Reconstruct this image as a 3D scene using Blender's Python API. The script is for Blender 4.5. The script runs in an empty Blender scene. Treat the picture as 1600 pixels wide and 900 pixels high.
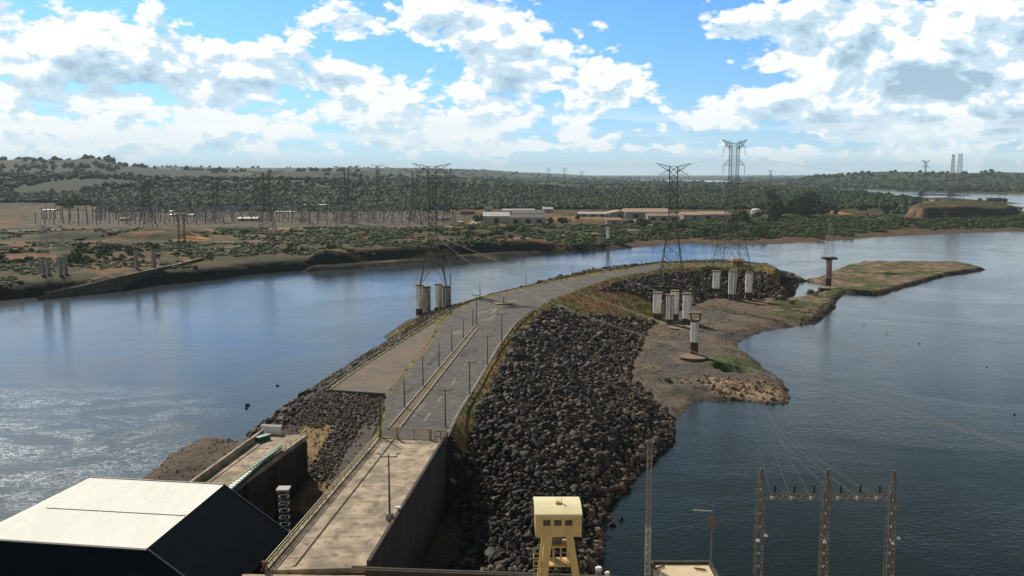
import bpy, math, random
import numpy as np
from mathutils import Vector, Matrix
random.seed(7); RS = np.random.RandomState(11)
SC = bpy.context.scene
COL = SC.collection
# ---------------------------------------------------------------- camera, sky, sun, exposure
CAMH = 72.0; PITCH = math.radians(7.07); F = 1450.0
cam = bpy.data.cameras.new('camera'); camo = bpy.data.objects.new('camera', cam); COL.objects.link(camo)
camo.location = (0, 0, CAMH); camo.rotation_euler = (math.pi/2 - PITCH, 0, 0)
cam.sensor_width = 36.0; cam.lens = 36.0*F/1600.0; cam.clip_start = 1.0; cam.clip_end = 90000.0
SC.camera = camo
SC.view_settings.view_transform = 'Standard'; SC.view_settings.look = 'None'
SC.view_settings.gamma = 1.0; SC.view_settings.use_curve_mapping = False
SC.view_settings.exposure = EXPOSURE = 0.2
SC.cycles.volume_bounces = 1; SC.cycles.max_bounces = 6; SC.cycles.use_denoising = True
SUN_AZ = math.radians(-31.0); SUN_EL = math.radians(35.0)
sun = bpy.data.lights.new('sun', 'SUN'); sun.energy = 5.0; sun.angle = math.radians(0.53); sun.color = (1.0, 0.93, 0.80)
suno = bpy.data.objects.new('sun', sun); COL.objects.link(suno)
sdir = Vector((math.sin(SUN_AZ)*math.cos(SUN_EL), math.cos(SUN_AZ)*math.cos(SUN_EL), math.sin(SUN_EL)))
suno.rotation_euler = sdir.to_track_quat('Z', 'Y').to_euler(); suno.location = (-300, 500, 400)
cosp, sinp = math.cos(PITCH), math.sin(PITCH)
def P(px, py, z=0.0):
    "point where the sight line through photo pixel (px, py) meets the level z"
    dy = py-450.0; fw = F*cosp-dy*sinp; up = -F*sinp-dy*cosp
    t = (z-CAMH)/up
    return Vector(((px-800.0)*t, fw*t, z))
def DP(px, py, Y):
    dy = py-450.0; fw = F*cosp-dy*sinp; up = -F*sinp-dy*cosp; t = Y/fw
    return Vector(((px-800.0)*t, Y, CAMH+up*t))
def PN(px, py, z):
    dy = py-450.0; fw = F*cosp-dy*sinp; up = -F*sinp-dy*cosp
    t = (z-CAMH)/up
    return (px-800.0)*t, fw*t

# world: Nishita sky with procedural clouds laid out by direction
W = bpy.data.worlds.new('World'); SC.world = W; W.use_nodes = True
wn = W.node_tree; N = wn.nodes; L = wn.links
for n in list(N): N.remove(n)
def wnode(t, **k):
    n = N.new(t)
    for a, b in k.items(): setattr(n, a, b)
    return n
def M_(op, a, b=None, c=None, clamp=False):
    n = wnode('ShaderNodeMath', operation=op); n.use_clamp = clamp
    for i, v in enumerate((a, b, c)):
        if v is None: continue
        if isinstance(v, (int, float)): n.inputs[i].default_value = v
        else: L.new(v, n.inputs[i])
    return n.outputs[0]
def V_(op, a, b=None):
    n = wnode('ShaderNodeVectorMath', operation=op)
    for i, v in enumerate((a, b)):
        if v is None: continue
        if isinstance(v, (tuple, list)): n.inputs[i].default_value = v
        else: L.new(v, n.inputs[i])
    return n.outputs['Value'] if op in ('LENGTH', 'DOT_PRODUCT') else n.outputs[0]
def MIX_(f, a, b):
    n = wnode('ShaderNodeMix', data_type='RGBA')
    for s, v in ((n.inputs[0], f), (n.inputs[6], a), (n.inputs[7], b)):
        if isinstance(v, (int, float)): s.default_value = v
        elif isinstance(v, tuple): s.default_value = (*v, 1)
        else: L.new(v, s)
    return n.outputs[2]
def SS_(x, a, b):
    n = wnode('ShaderNodeMapRange', interpolation_type='SMOOTHSTEP')
    L.new(x, n.inputs[0]); n.inputs[1].default_value = a; n.inputs[2].default_value = b
    return n.outputs[0]
sky = wnode('ShaderNodeTexSky', sky_type='NISHITA'); sky.sun_disc = False
sky.sun_elevation = SUN_EL; sky.sun_rotation = SUN_AZ; sky.altitude = 100; sky.air_density = 1.0; sky.dust_density = 0.6; sky.ozone_density = 2.5
tc = wnode('ShaderNodeTexCoord'); sep = wnode('ShaderNodeSeparateXYZ'); L.new(tc.outputs['Generated'], sep.inputs[0])
az = M_('ARCTAN2', sep.outputs[0], sep.outputs[1]); el = M_('ARCSINE', sep.outputs[2])
uv = wnode('ShaderNodeCombineXYZ'); L.new(az, uv.inputs[0]); L.new(el, uv.inputs[1]); UV = uv.outputs[0]
def pix_dir(px, py):
    dy = py-450.0; v = Vector((px-800.0, F*cosp-dy*sinp, -F*sinp-dy*cosp)).normalized()
    return math.atan2(v.x, v.y), math.asin(v.z)
def blobs(lst):
    acc = None
    for (px, py, rx, ry, amp) in lst:
        a, e = pix_dir(px, py)
        d = V_('SUBTRACT', UV, (a, e, 0)); d = V_('MULTIPLY', d, (F/rx, F/ry, 0))
        q = V_('DOT_PRODUCT', d, d)
        g = M_('MULTIPLY', M_('EXPONENT', M_('MULTIPLY', q, -1.0)), float(amp))
        acc = g if acc is None else M_('ADD', acc, g)
    return acc
COVER = blobs([(300,232,260,12,.36),(760,225,160,9,.33),(1000,232,200,9,.33),(1320,238,200,10,.33),(40,215,140,14,.36),(560,212,130,9,.3),(60,25,150,45,.5),(240,110,190,70,.36),(90,160,170,70,.34),(440,105,190,45,.38),(560,125,90,30,.3),(350,190,300,50,.3),
    (470,26,36,16,.42),(545,30,40,22,.3),(600,50,60,25,.3),(690,15,95,40,.5),(800,60,110,75,.52),(860,110,140,55,.45),(960,130,80,32,.42),(870,185,190,36,.34),
    (650,185,180,50,.3),(1130,48,50,16,.34),(1270,55,130,55,.52),(1450,60,220,90,.62),(1580,120,170,80,.6),(1180,168,110,30,.34),(1370,185,200,45,.42),(1540,190,160,50,.4),
    (395,25,90,26,-.36),(1065,70,60,75,-.5),(625,100,52,32,-.36),(1055,160,60,26,-.3),(1180,124,90,13,-.25),(905,12,50,20,-.3),(535,75,70,12,-.2),(200,30,35,25,-.15),(1400,150,110,10,-.12),
    (500,-260,900,160,.22),(1500,-350,500,220,.16),(0,-420,700,200,.2)])
DARK = blobs([(60,22,150,35,.95),(175,28,40,22,.3),(330,80,45,18,.5),(120,100,110,12,.25),(470,130,130,12,.6),(60,130,110,35,.35),(640,35,70,22,.4),(950,140,80,12,.6),(780,110,90,40,.15),
    (1300,70,90,14,.3),(1570,85,190,75,.4),(1440,130,200,16,.32),(1330,215,260,16,.5),(1560,205,180,28,.45),(600,195,120,16,.3),(850,200,160,14,.3)])
def cloudnoise(vec):
    m = V_('MULTIPLY', vec, (1.0, 1.7, 1.0))
    n1 = wnode('ShaderNodeTexNoise', noise_dimensions='2D'); n1.inputs['Scale'].default_value = 12.0; n1.inputs['Detail'].default_value = 8.0; n1.inputs['Roughness'].default_value = .58
    n1.inputs['Distortion'].default_value = .25; L.new(m, n1.inputs['Vector'])
    v = wnode('ShaderNodeTexVoronoi', feature='F1', voronoi_dimensions='2D'); v.inputs['Scale'].default_value = 38.0; v.inputs['Detail'].default_value = 2.0
    dn = V_('SCALE', n1.outputs['Color']); dn.node.inputs['Scale'].default_value = .035
    L.new(V_('ADD', m, dn), v.inputs['Vector'])
    return M_('SUBTRACT', n1.outputs['Fac'], M_('MULTIPLY', v.outputs['Distance'], .22))
n_a = cloudnoise(UV); n_b = cloudnoise(V_('ADD', UV, (-.006, .014, 0)))
n_c = cloudnoise(V_('ADD', UV, (-.014, .034, 0)))
BASE = M_('ADD', COVER, -.90)
d_a = M_('ADD', M_('MULTIPLY', n_a, 1.9), BASE); d_b = M_('ADD', M_('MULTIPLY', n_b, 1.9), BASE)
alpha = SS_(d_a, -.03, .19)
thick = SS_(d_a, .08, .62)
relief = M_('SUBTRACT', d_b, d_a)                                   # more cloud toward the sun side = self-shadowed billow
shade = M_('ADD', M_('ADD', M_('MULTIPLY', M_('SUBTRACT', n_b, .42), .25), M_('ADD', M_('MULTIPLY', relief, 1.2), M_('MULTIPLY', M_('SUBTRACT', n_c, n_a), 1.0))), M_('ADD', M_('ADD', M_('MULTIPLY', thick, .30), .0), M_('MULTIPLY', M_('MULTIPLY', DARK, SS_(n_c, .12, .62)), M_('ADD', M_('MULTIPLY', thick, .9), .30))), clamp=True)
ccol = MIX_(SS_(shade, -.02, .36), (.93, .94, .93), (.55, .72, .84)); ccol = MIX_(SS_(shade, .34, 1.25), ccol, (.30, .44, .58))
skyb = V_('SCALE', sky.outputs[0]); skyb.node.inputs['Scale'].default_value = .1
skyt = V_('MULTIPLY', skyb, (.33, .70, 1.28))
# clouds thinned high overhead, out of view, to lower the ambient light
hi_ = SS_(el, .22, .50)
alpha2 = M_('MULTIPLY', alpha, M_('SUBTRACT', 1.0, M_('MULTIPLY', hi_, .75)))
veil = M_('MULTIPLY', M_('EXPONENT', M_('MULTIPLY', M_('MAXIMUM', el, 0.0), -11.0)), .62)
sky2 = MIX_(veil, skyt, (.48, .74, .92))
sky2 = MIX_(M_('MULTIPLY', SS_(el, .172, .215), .85), sky2, MIX_(SS_(az, -.4, .35), (.40, .50, .55), (.22, .30, .33)))  # unseen upper sky greyed to tone its reflection in the water
c1 = MIX_(alpha2, sky2, ccol)
nst = wnode('ShaderNodeTexNoise', noise_dimensions='2D'); nst.inputs['Scale'].default_value = 1.0; nst.inputs['Detail'].default_value = 5.0
L.new(V_('MULTIPLY', UV, (6.0, 95.0, 0)), nst.inputs['Vector'])
band = M_('MULTIPLY', SS_(nst.outputs['Fac'], .44, .62), M_('MULTIPLY', SS_(el, .004, .02), M_('SUBTRACT', 1.0, SS_(el, .04, .085))))
c1 = MIX_(M_('MULTIPLY', band, .55), c1, (.78, .86, .90))
hz = M_('EXPONENT', M_('MULTIPLY', M_('MAXIMUM', el, 0.0), -34.0))
c2 = MIX_(M_('MULTIPLY', hz, .85), c1, (.66, .84, .93))
rear = SS_(M_('ABSOLUTE', az), 1.5, 2.3); c1r = MIX_(M_('MULTIPLY', rear, M_('SUBTRACT', 1.0, SS_(el, .15, .6))), c2, (.80, .77, .72)); c2 = c1r  # rear sky brightened, out of view, to light camera-facing surfaces
dim = M_('SUBTRACT', 1.0, M_('MULTIPLY', SS_(M_('SUBTRACT', el, M_('MULTIPLY', SS_(M_('MULTIPLY', az, -1.0), .0, .45), .20)), .17, .40), M_('ADD', .66, M_('MULTIPLY', SS_(az, -.35, .35), .16))))  # sky dimmed above the view to deepen shadows and darken the water
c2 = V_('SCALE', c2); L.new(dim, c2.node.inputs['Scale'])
below = SS_(el, -.03, 0.0)
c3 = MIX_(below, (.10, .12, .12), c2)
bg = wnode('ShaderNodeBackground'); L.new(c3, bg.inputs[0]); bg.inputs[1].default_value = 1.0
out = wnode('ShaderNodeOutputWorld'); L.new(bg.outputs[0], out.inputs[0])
W.cycles.sampling_method = 'MANUAL'; W.cycles.sample_map_resolution = 512

# ---------------------------------------------------------------- helpers: mesh, tags, materials
def setp(o, label=None, cat=None, group=None, kind=None):
    if label: o['label'] = label
    if cat: o['category'] = cat
    if group: o['group'] = group
    if kind: o['kind'] = kind
    return o
def empty(name, loc, label, cat, group=None, rz=0.0):
    o = bpy.data.objects.new(name, None); COL.objects.link(o); o.location = loc; o.rotation_euler = (0, 0, rz); o.empty_display_size = 1
    return setp(o, label, cat, group)
class MB:
    def __init__(s): s.v = []; s.f = []; s.m = []
    def quad(s, pts, mi=0):
        b = len(s.v); s.v += [tuple(p) for p in pts]; s.f.append(tuple(range(b, b+len(pts)))); s.m.append(mi); return s
    def hexa(s, lo, hi, mi=0):
        "lo, hi: loops of equal length (bottom and top, counter-clockwise from above)"
        n = len(lo); b = len(s.v); s.v += [tuple(p) for p in lo]+[tuple(p) for p in hi]
        s.f.append(tuple(b+i for i in reversed(range(n)))); s.f.append(tuple(b+n+i for i in range(n))); s.m += [mi, mi]
        for i in range(n):
            j = (i+1) % n; s.f.append((b+i, b+j, b+n+j, b+n+i)); s.m.append(mi)
        return s
    def box(s, c, d, rz=0.0, mi=0):
        cx, cy, cz = c; dx, dy, dz = d[0]/2, d[1]/2, d[2]/2; ca, sa = math.cos(rz), math.sin(rz)
        q = [(-dx,-dy),(dx,-dy),(dx,dy),(-dx,dy)]
        lo = [(cx+x*ca-y*sa, cy+x*sa+y*ca, cz-dz) for x, y in q]; hi = [(x, y, cz+dz) for x, y, z in lo]
        return s.hexa(lo, hi, mi)
    def prism(s, poly, z0, z1, mi=0):
        a = sum(poly[i][0]*poly[(i+1) % len(poly)][1]-poly[(i+1) % len(poly)][0]*poly[i][1] for i in range(len(poly)))
        if a < 0: poly = poly[::-1]
        return s.hexa([(p[0], p[1], z0) for p in poly], [(p[0], p[1], z1) for p in poly], mi)
    def beam(s, a, b, w, w2=None, n=4, mi=0):
        a = Vector(a); b = Vector(b); d = b-a
        if d.length < 1e-6: return s
        d.normalize(); up = Vector((0, 0, 1)) if abs(d.z) < .9 else Vector((1, 0, 0))
        x = d.cross(up).normalized(); y = x.cross(d)
        w2 = w if w2 is None else w2; k = .7071 if n == 4 else .5
        lo, hi = [], []
        for i in range(n):
            t = 2*math.pi*(i+.5)/n; u = x*math.cos(t)-y*math.sin(t)
            lo.append(a+u*w*k); hi.append(b+u*w2*k)
        return s.hexa(lo, hi, mi)
    def lathe(s, c, prof, n=20, mi=0):
        b = len(s.v)
        for r, z in prof:
            for i in range(n):
                t = 2*math.pi*i/n; s.v.append((c[0]+r*math.cos(t), c[1]+r*math.sin(t), c[2]+z))
        for k in range(len(prof)-1):
            for i in range(n):
                j = (i+1) % n; s.f.append((b+k*n+i, b+k*n+j, b+(k+1)*n+j, b+(k+1)*n+i)); s.m.append(mi)
        s.f.append(tuple(b+i for i in reversed(range(n)))); s.m.append(mi)
        e = b+(len(prof)-1)*n; s.f.append(tuple(e+i for i in range(n))); s.m.append(mi)
        return s
    def build(s, name, mats, parent=None, smooth=False):
        me = bpy.data.meshes.new(name); me.from_pydata(s.v, [], s.f)
        if not isinstance(mats, (list, tuple)): mats = [mats]
        for m in mats: me.materials.append(m)
        me.polygons.foreach_set('material_index', s.m)
        if smooth: me.polygons.foreach_set('use_smooth', [True]*len(s.f))
        me.update()
        o = bpy.data.objects.new(name, me); COL.objects.link(o)
        if parent is not None: o.parent = parent
        return o
def children(o): return [c for c in bpy.data.objects if c.parent == o]
def copy_tree(o, parent=None, kids=None):
    c = o.copy(); COL.objects.link(c); c.parent = parent
    for ch in (kids or {}).get(o.name, children(o) if kids is None else []): copy_tree(ch, c, kids)
    return c
def np_mesh(name, V, Fq, mats, col=None, parent=None, smooth=False, mi=None):
    me = bpy.data.meshes.new(name); n = Fq.shape[1]
    me.vertices.add(len(V)); me.vertices.foreach_set('co', np.ascontiguousarray(V, dtype=np.float32).ravel())
    me.loops.add(Fq.size); me.loops.foreach_set('vertex_index', np.ascontiguousarray(Fq, dtype=np.int32).ravel())
    me.polygons.add(len(Fq)); me.polygons.foreach_set('loop_start', np.arange(0, Fq.size, n, dtype=np.int32))
    me.polygons.foreach_set('loop_total', np.full(len(Fq), n, dtype=np.int32))
    if mi is not None: me.polygons.foreach_set('material_index', mi.astype(np.int32))
    me.polygons.foreach_set('use_smooth', np.full(len(Fq), smooth))
    me.update(calc_edges=True)
    if col is not None:
        at = me.color_attributes.new('Col', 'FLOAT_COLOR', 'POINT')
        c4 = np.ones((len(V), 4), np.float32); c4[:, :3] = col; at.data.foreach_set('color', c4.ravel())
    if not isinstance(mats, (list, tuple)): mats = [mats]
    for m in mats: me.materials.append(m)
    o = bpy.data.objects.new(name, me); COL.objects.link(o)
    if parent is not None: o.parent = parent
    return o
def mat(name, col, col2=None, scale=1.0, rough=.8, metal=0.0, bump=0.0, vcol=False, det=6.0, lo=.35, hi=.65, scale2=None, col3=None, spec=.3, stretch=(1,1,1), bscale=None, obj=True, alpha=None, bdist=.1):
    m = bpy.data.materials.new(name); m.use_nodes = True; t = m.node_tree; b = t.nodes['Principled BSDF']
    b.inputs['Roughness'].default_value = rough; b.inputs['Metallic'].default_value = metal; b.inputs['Specular IOR Level'].default_value = spec
    tcn = t.nodes.new('ShaderNodeTexCoord'); src = tcn.outputs['Object']
    if not obj:
        g = t.nodes.new('ShaderNodeNewGeometry'); src = g.outputs['Position']
    mp = t.nodes.new('ShaderNodeVectorMath'); mp.operation = 'MULTIPLY'; mp.inputs[1].default_value = stretch; t.links.new(src, mp.inputs[0])
    def noise(sc, d=det):
        n = t.nodes.new('ShaderNodeTexNoise'); n.inputs['Scale'].default_value = sc; n.inputs['Detail'].default_value = d; n.inputs['Roughness'].default_value = .6
        t.links.new(mp.outputs[0], n.inputs['Vector']); return n
    def mixc(f, a, bb, bt='MIX', fv=None):
        x = t.nodes.new('ShaderNodeMix'); x.data_type = 'RGBA'; x.blend_type = bt
        if f is not None: t.links.new(f, x.inputs[0])
        else: x.inputs[0].default_value = fv
        for s, v in ((x.inputs[6], a), (x.inputs[7], bb)):
            if isinstance(v, tuple): s.default_value = (*v, 1)
            else: t.links.new(v, s)
        return x.outputs[2]
    def rng(s, a, c, o0=0.0, o1=1.0):
        r = t.nodes.new('ShaderNodeMapRange'); t.links.new(s, r.inputs[0]); r.inputs[1].default_value = a; r.inputs[2].default_value = c
        r.inputs[3].default_value = o0; r.inputs[4].default_value = o1; return r.outputs[0]
    cur = tuple(col)
    if vcol:
        a = t.nodes.new('ShaderNodeVertexColor'); a.layer_name = 'Col'; cur = a.outputs['Color']
    if col2 is not None:
        n1 = noise(scale); f = rng(n1.outputs['Fac'], lo, hi)
        cur = mixc(f, cur, tuple(col2)) if not vcol else mixc(None, cur, mixc(f, (.62,.62,.62), (1.45,1.42,1.38)), 'MULTIPLY', 1.0)
    if col3 is not None:
        n2 = noise(scale2 or scale*4); cur = mixc(rng(n2.outputs['Fac'], .5, .72), cur, tuple(col3))
    if isinstance(cur, tuple): b.inputs['Base Color'].default_value = (*cur, 1)
    else: t.links.new(cur, b.inputs['Base Color'])
    if bump > 0:
        n3 = noise(bscale or scale*3, 8.0); bp = t.nodes.new('ShaderNodeBump'); bp.inputs['Strength'].default_value = bump; bp.inputs['Distance'].default_value = bdist
        t.links.new(n3.outputs['Fac'], bp.inputs['Height']); t.links.new(bp.outputs[0], b.inputs['Normal'])
    return m
# numpy noise and polygon distance
_perm = RS.rand(256, 256).astype(np.float32)
def vnoise(x, y):
    xi = np.floor(x).astype(np.int64); yi = np.floor(y).astype(np.int64); fx = x-xi; fy = y-yi
    fx = fx*fx*(3-2*fx); fy = fy*fy*(3-2*fy); g = lambda a, b: _perm[a & 255, b & 255]
    return (g(xi,yi)*(1-fx)+g(xi+1,yi)*fx)*(1-fy)+(g(xi,yi+1)*(1-fx)+g(xi+1,yi+1)*fx)*fy
def fbm(x, y, s, o=4, seed=0.0):
    a = 0; amp = 1.0; tot = 0
    for k in range(o):
        a = a+amp*vnoise(x/s*2**k+seed*17.3+k*31.7, y/s*2**k+seed*9.1+k*11.9); tot += amp; amp *= .5
    return a/tot
def sst(x, a, b):
    t = np.clip((x-a)/(b-a), 0, 1); return t*t*(3-2*t)
def psd(x, y, poly):
    "signed distance to polygon, positive inside"
    x = np.asarray(x, float); y = np.asarray(y, float)
    d = np.full(x.shape, 1e18); ins = np.zeros(x.shape, bool); n = len(poly)
    for i in range(n):
        ax, ay = poly[i][0], poly[i][1]; bx, by = poly[(i+1) % n][0], poly[(i+1) % n][1]
        ex, ey = bx-ax, by-ay; l2 = ex*ex+ey*ey+1e-12
        t = np.clip(((x-ax)*ex+(y-ay)*ey)/l2, 0, 1)
        d = np.minimum(d, (x-ax-t*ex)**2+(y-ay-t*ey)**2)
        c = ((ay > y) != (by > y)) & (x < ex*(y-ay)/(ey if abs(ey) > 1e-12 else 1e-12)+ax); ins ^= c
    d = np.sqrt(d); return np.where(ins, d, -d)
def pld(x, y, line):
    d = np.full(np.shape(x), 1e18)
    for i in range(len(line)-1):
        ax, ay = line[i][0], line[i][1]; bx, by = line[i+1][0], line[i+1][1]; ex, ey = bx-ax, by-ay; l2 = ex*ex+ey*ey+1e-12
        t = np.clip(((x-ax)*ex+(y-ay)*ey)/l2, 0, 1); d = np.minimum(d, (x-ax-t*ex)**2+(y-ay-t*ey)**2)
    return np.sqrt(d)
def zc_px(py): return float(np.interp(py, [415, 440, 484], [16.0, 17.0, 18.0]))
def zc(y): return np.interp(y, [361, 470, 562], [18.0, 17.0, 16.0])
def PNC(px, py): return PN(px, py, zc_px(py))
def PLC(lst, dz=0.0): return [(*PNC(a, b), float(zc(PNC(a, b)[1]))+dz) for a, b in lst]
def PL(lst, z=0.0): return [PN(p[0], p[1], p[2] if len(p) > 2 else z) for p in lst]
def lerpc(c, w, c2): return c*(1-w[..., None])+np.array(c2, np.float32)*w[..., None]
# ---------------------------------------------------------------- water
def water_mat():
    m = bpy.data.materials.new('river_water'); m.use_nodes = True; t = m.node_tree; b = t.nodes['Principled BSDF']
    b.inputs['IOR'].default_value = 1.333; b.inputs['Roughness'].default_value = .13; b.inputs['Specular IOR Level'].default_value = .5
    g = t.nodes.new('ShaderNodeNewGeometry')
    def nz(scale, st, det=5.0, dist=0.0, rough=.55):
        v = t.nodes.new('ShaderNodeVectorMath'); v.operation = 'MULTIPLY'; v.inputs[1].default_value = st; t.links.new(g.outputs['Position'], v.inputs[0])
        n = t.nodes.new('ShaderNodeTexNoise'); n.inputs['Scale'].default_value = scale; n.inputs['Detail'].default_value = det; n.inputs['Distortion'].default_value = dist; n.inputs['Roughness'].default_value = rough
        t.links.new(v.outputs[0], n.inputs['Vector']); return n.outputs['Fac']
    def mt(op, a, c=None, cl=False):
        n = t.nodes.new('ShaderNodeMath'); n.operation = op; n.use_clamp = cl
        for i, v in enumerate((a, c)):
            if v is None: continue
            if isinstance(v, (int, float)): n.inputs[i].default_value = v
            else: t.links.new(v, n.inputs[i])
        return n.outputs[0]
    def mr(s, a, c, o0=0.0, o1=1.0, sm=True):
        r = t.nodes.new('ShaderNodeMapRange'); r.interpolation_type = 'SMOOTHSTEP' if sm else 'LINEAR'; t.links.new(s, r.inputs[0])
        for i, v in enumerate((a, c, o0, o1)): r.inputs[i+1].default_value = v
        return r.outputs[0]
    small = nz(.55, (1, 1.6, 1), 6.0); mid = nz(.09, (1, 1.5, 1), 5.0, .6); cur = nz(.012, (1, 1, 1), 4.0, 1.2)
    calm = mr(cur, .40, .62, .5, 1.15)
    h = mt('ADD', mt('MULTIPLY', small, .42), mt('MULTIPLY', mid, .30)); h = mt('MULTIPLY', h, calm); spx = t.nodes.new('ShaderNodeSeparateXYZ'); t.links.new(g.outputs['Position'], spx.inputs[0]); h = mt('MULTIPLY', h, mr(spx.outputs[0], -90.0, 0.0, .8, 1.0))
    bp = t.nodes.new('ShaderNodeBump'); bp.inputs['Strength'].default_value = 1.0; bp.inputs['Distance'].default_value = .24
    t.links.new(h, bp.inputs['Height']); t.links.new(bp.outputs[0], b.inputs['Normal'])
    # foam of the tailrace, lower left
    sp = t.nodes.new('ShaderNodeSeparateXYZ'); t.links.new(g.outputs['Position'], sp.inputs[0])
    fx = mt('DIVIDE', mt('ADD', sp.outputs[0], 165.0), 95.0); fy = mt('DIVIDE', mt('ADD', sp.outputs[1], -225.0), 95.0)
    rr = mt('ADD', mt('MULTIPLY', fx, fx), mt('MULTIPLY', fy, fy)); zone = mr(rr, 0.1, 1.35, 1.0, 0.0)
    f1 = nz(.060, (1, 1.8, 1), 5.0, 2.4, .62); f1b = nz(.17, (1, 1.7, 1), 5.0, 1.8, .62); f2 = nz(.022, (1, 1.4, 1), 5.0, 2.0)
    ridge = mt('MAXIMUM', mt('SUBTRACT', 1.0, mt('MULTIPLY', mt('ABSOLUTE', mt('SUBTRACT', f1, .5)), 30.0), True), mt('MULTIPLY', mt('SUBTRACT', 1.0, mt('MULTIPLY', mt('ABSOLUTE', mt('SUBTRACT', f1b, .5)), 26.0), True), .7))
    fm = mt('MULTIPLY', mt('MULTIPLY', ridge, zone), mr(f2, .40, .58), True)
    f3 = nz(1.3, (1, 1, 1), 6.0); fm = mt('MULTIPLY', fm, mr(f3, .34, .60), True)
    body = t.nodes.new('ShaderNodeMix'); body.data_type = 'RGBA'; body.inputs[6].default_value = (.007, .016, .018, 1); body.inputs[7].default_value = (.020, .036, .046, 1)
    t.links.new(mr(sp.outputs[0], 30.0, -140.0), body.inputs[0])
    mx = t.nodes.new('ShaderNodeMix'); mx.data_type = 'RGBA'; mx.inputs[7].default_value = (.62, .66, .66, 1)
    t.links.new(fm, mx.inputs[0]); t.links.new(body.outputs[2], mx.inputs[6]); t.links.new(mx.outputs[2], b.inputs['Base Color'])
    t.links.new(mr(fm, 0.0, 1.0, .13, .22), b.inputs['Roughness'])
    return m
M_WATER = water_mat()
river = MB().quad([(-26000, -400, 0), (26000, -400, 0), (26000, 27000, 0), (-26000, 27000, 0)]).build('river', M_WATER)
setp(river, kind='structure')

# ---------------------------------------------------------------- the peninsula
ZR = 18.0
CREST = PLC([(590,686),(698,687),(722,640),(748,600),(781,540),(805,508),(835,484),(868,466),(905,452),(960,434),(1030,421),(1085,417),(1180,415),(1212,420)]) + \
        PLC([(1195,412),(1120,410),(1030,411),(940,424),(850,441),(757,463),(700,487),(690,492),(560,574),(505,612),(602,619)])
DECK_L = [PN(590,686,ZR), PN(415,890,ZR)]; DECK_R = [PN(697,688,ZR), PN(578,887,ZR)]
SHORE = PL([(940,900),(940,868),(944,830),(950,800),(975,762),(1003,733),(1035,712),(1055,690),(1052,660),(1078,640),(1085,628),(1150,624),(1200,629),(1226,629),(1229,612),(1222,594),(1190,573),(1158,548),(1157,536),(1168,526),(1200,516),
    (1240,512),(1272,503),(1280,494),(1300,483),(1307,466),(1320,458),(1370,460),(1400,452),(1440,441),(1480,430),(1538,421),(1500,413.5),(1440,411),(1380,407),(1355,411),(1320,419),(1310,424),(1280,438),(1255,440),(1236,431),(1215,424)]) + \
    PL([(1200,416),(1120,414),(1030,416),(930,432),(840,452),(770,474),(720,494)]) + \
    PL([(665,497),(640,500),(608,520),(600,527),(618,532),(598,546),(575,563),(540,585),(500,608),(460,636),(420,660),(385,687),(372,690),(350,684),(312,684),(300,692),(270,708),(222,748)]) + [(-70,165),(-66,112),(16,112)]
TOE = [PN(940,870,0), PN(952,798,0), PN(1005,733,0), PN(1056,690,0), PN(1048,650,1.0)] + PL([(1036,636),(1000,605),(984,590),(992,560),(1006,530),(1018,508),(1030,500),(1085,476),(1110,466),(1180,466),(1222,468)], 2.3) + \
    PL([(1243,458),(1246,438),(1225,424)], 1.0) + PL([(1206,412),(1120,409),(1030,411),(930,426),(840,445),(770,466),(715,488),(662,498),(636,515),(612,528),(590,546),(540,580),(500,604),(460,632),(418,658)], -1) + \
    [(-66,225),(-57,205),(-46,176),(-27,177),(-12,181),(-8.5,172),(-12,150),(-12,112),(15,112)]
POND1 = PL([(1222,466),(1238,444),(1262,440),(1288,444),(1290,457),(1262,463),(1240,468)], 0); POND2 = PL([(1128,580),(1160,580),(1172,589),(1140,590)], 0)
POND3 = PL([(1390,431),(1408,431),(1405,434),(1392,434)], 0)
RAMP = PL([(505,612),(602,619),(592,686)], ZR)+[(-29,176),(-41,177),(-44,186),(-54,196)]
def deck_side(x, y, seg):
    (ax, ay), (bx, by) = seg; return (bx-ax)*(y-ay)-(by-ay)*(x-ax)     # >0 = right side when going toward the camera... sign used below
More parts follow.
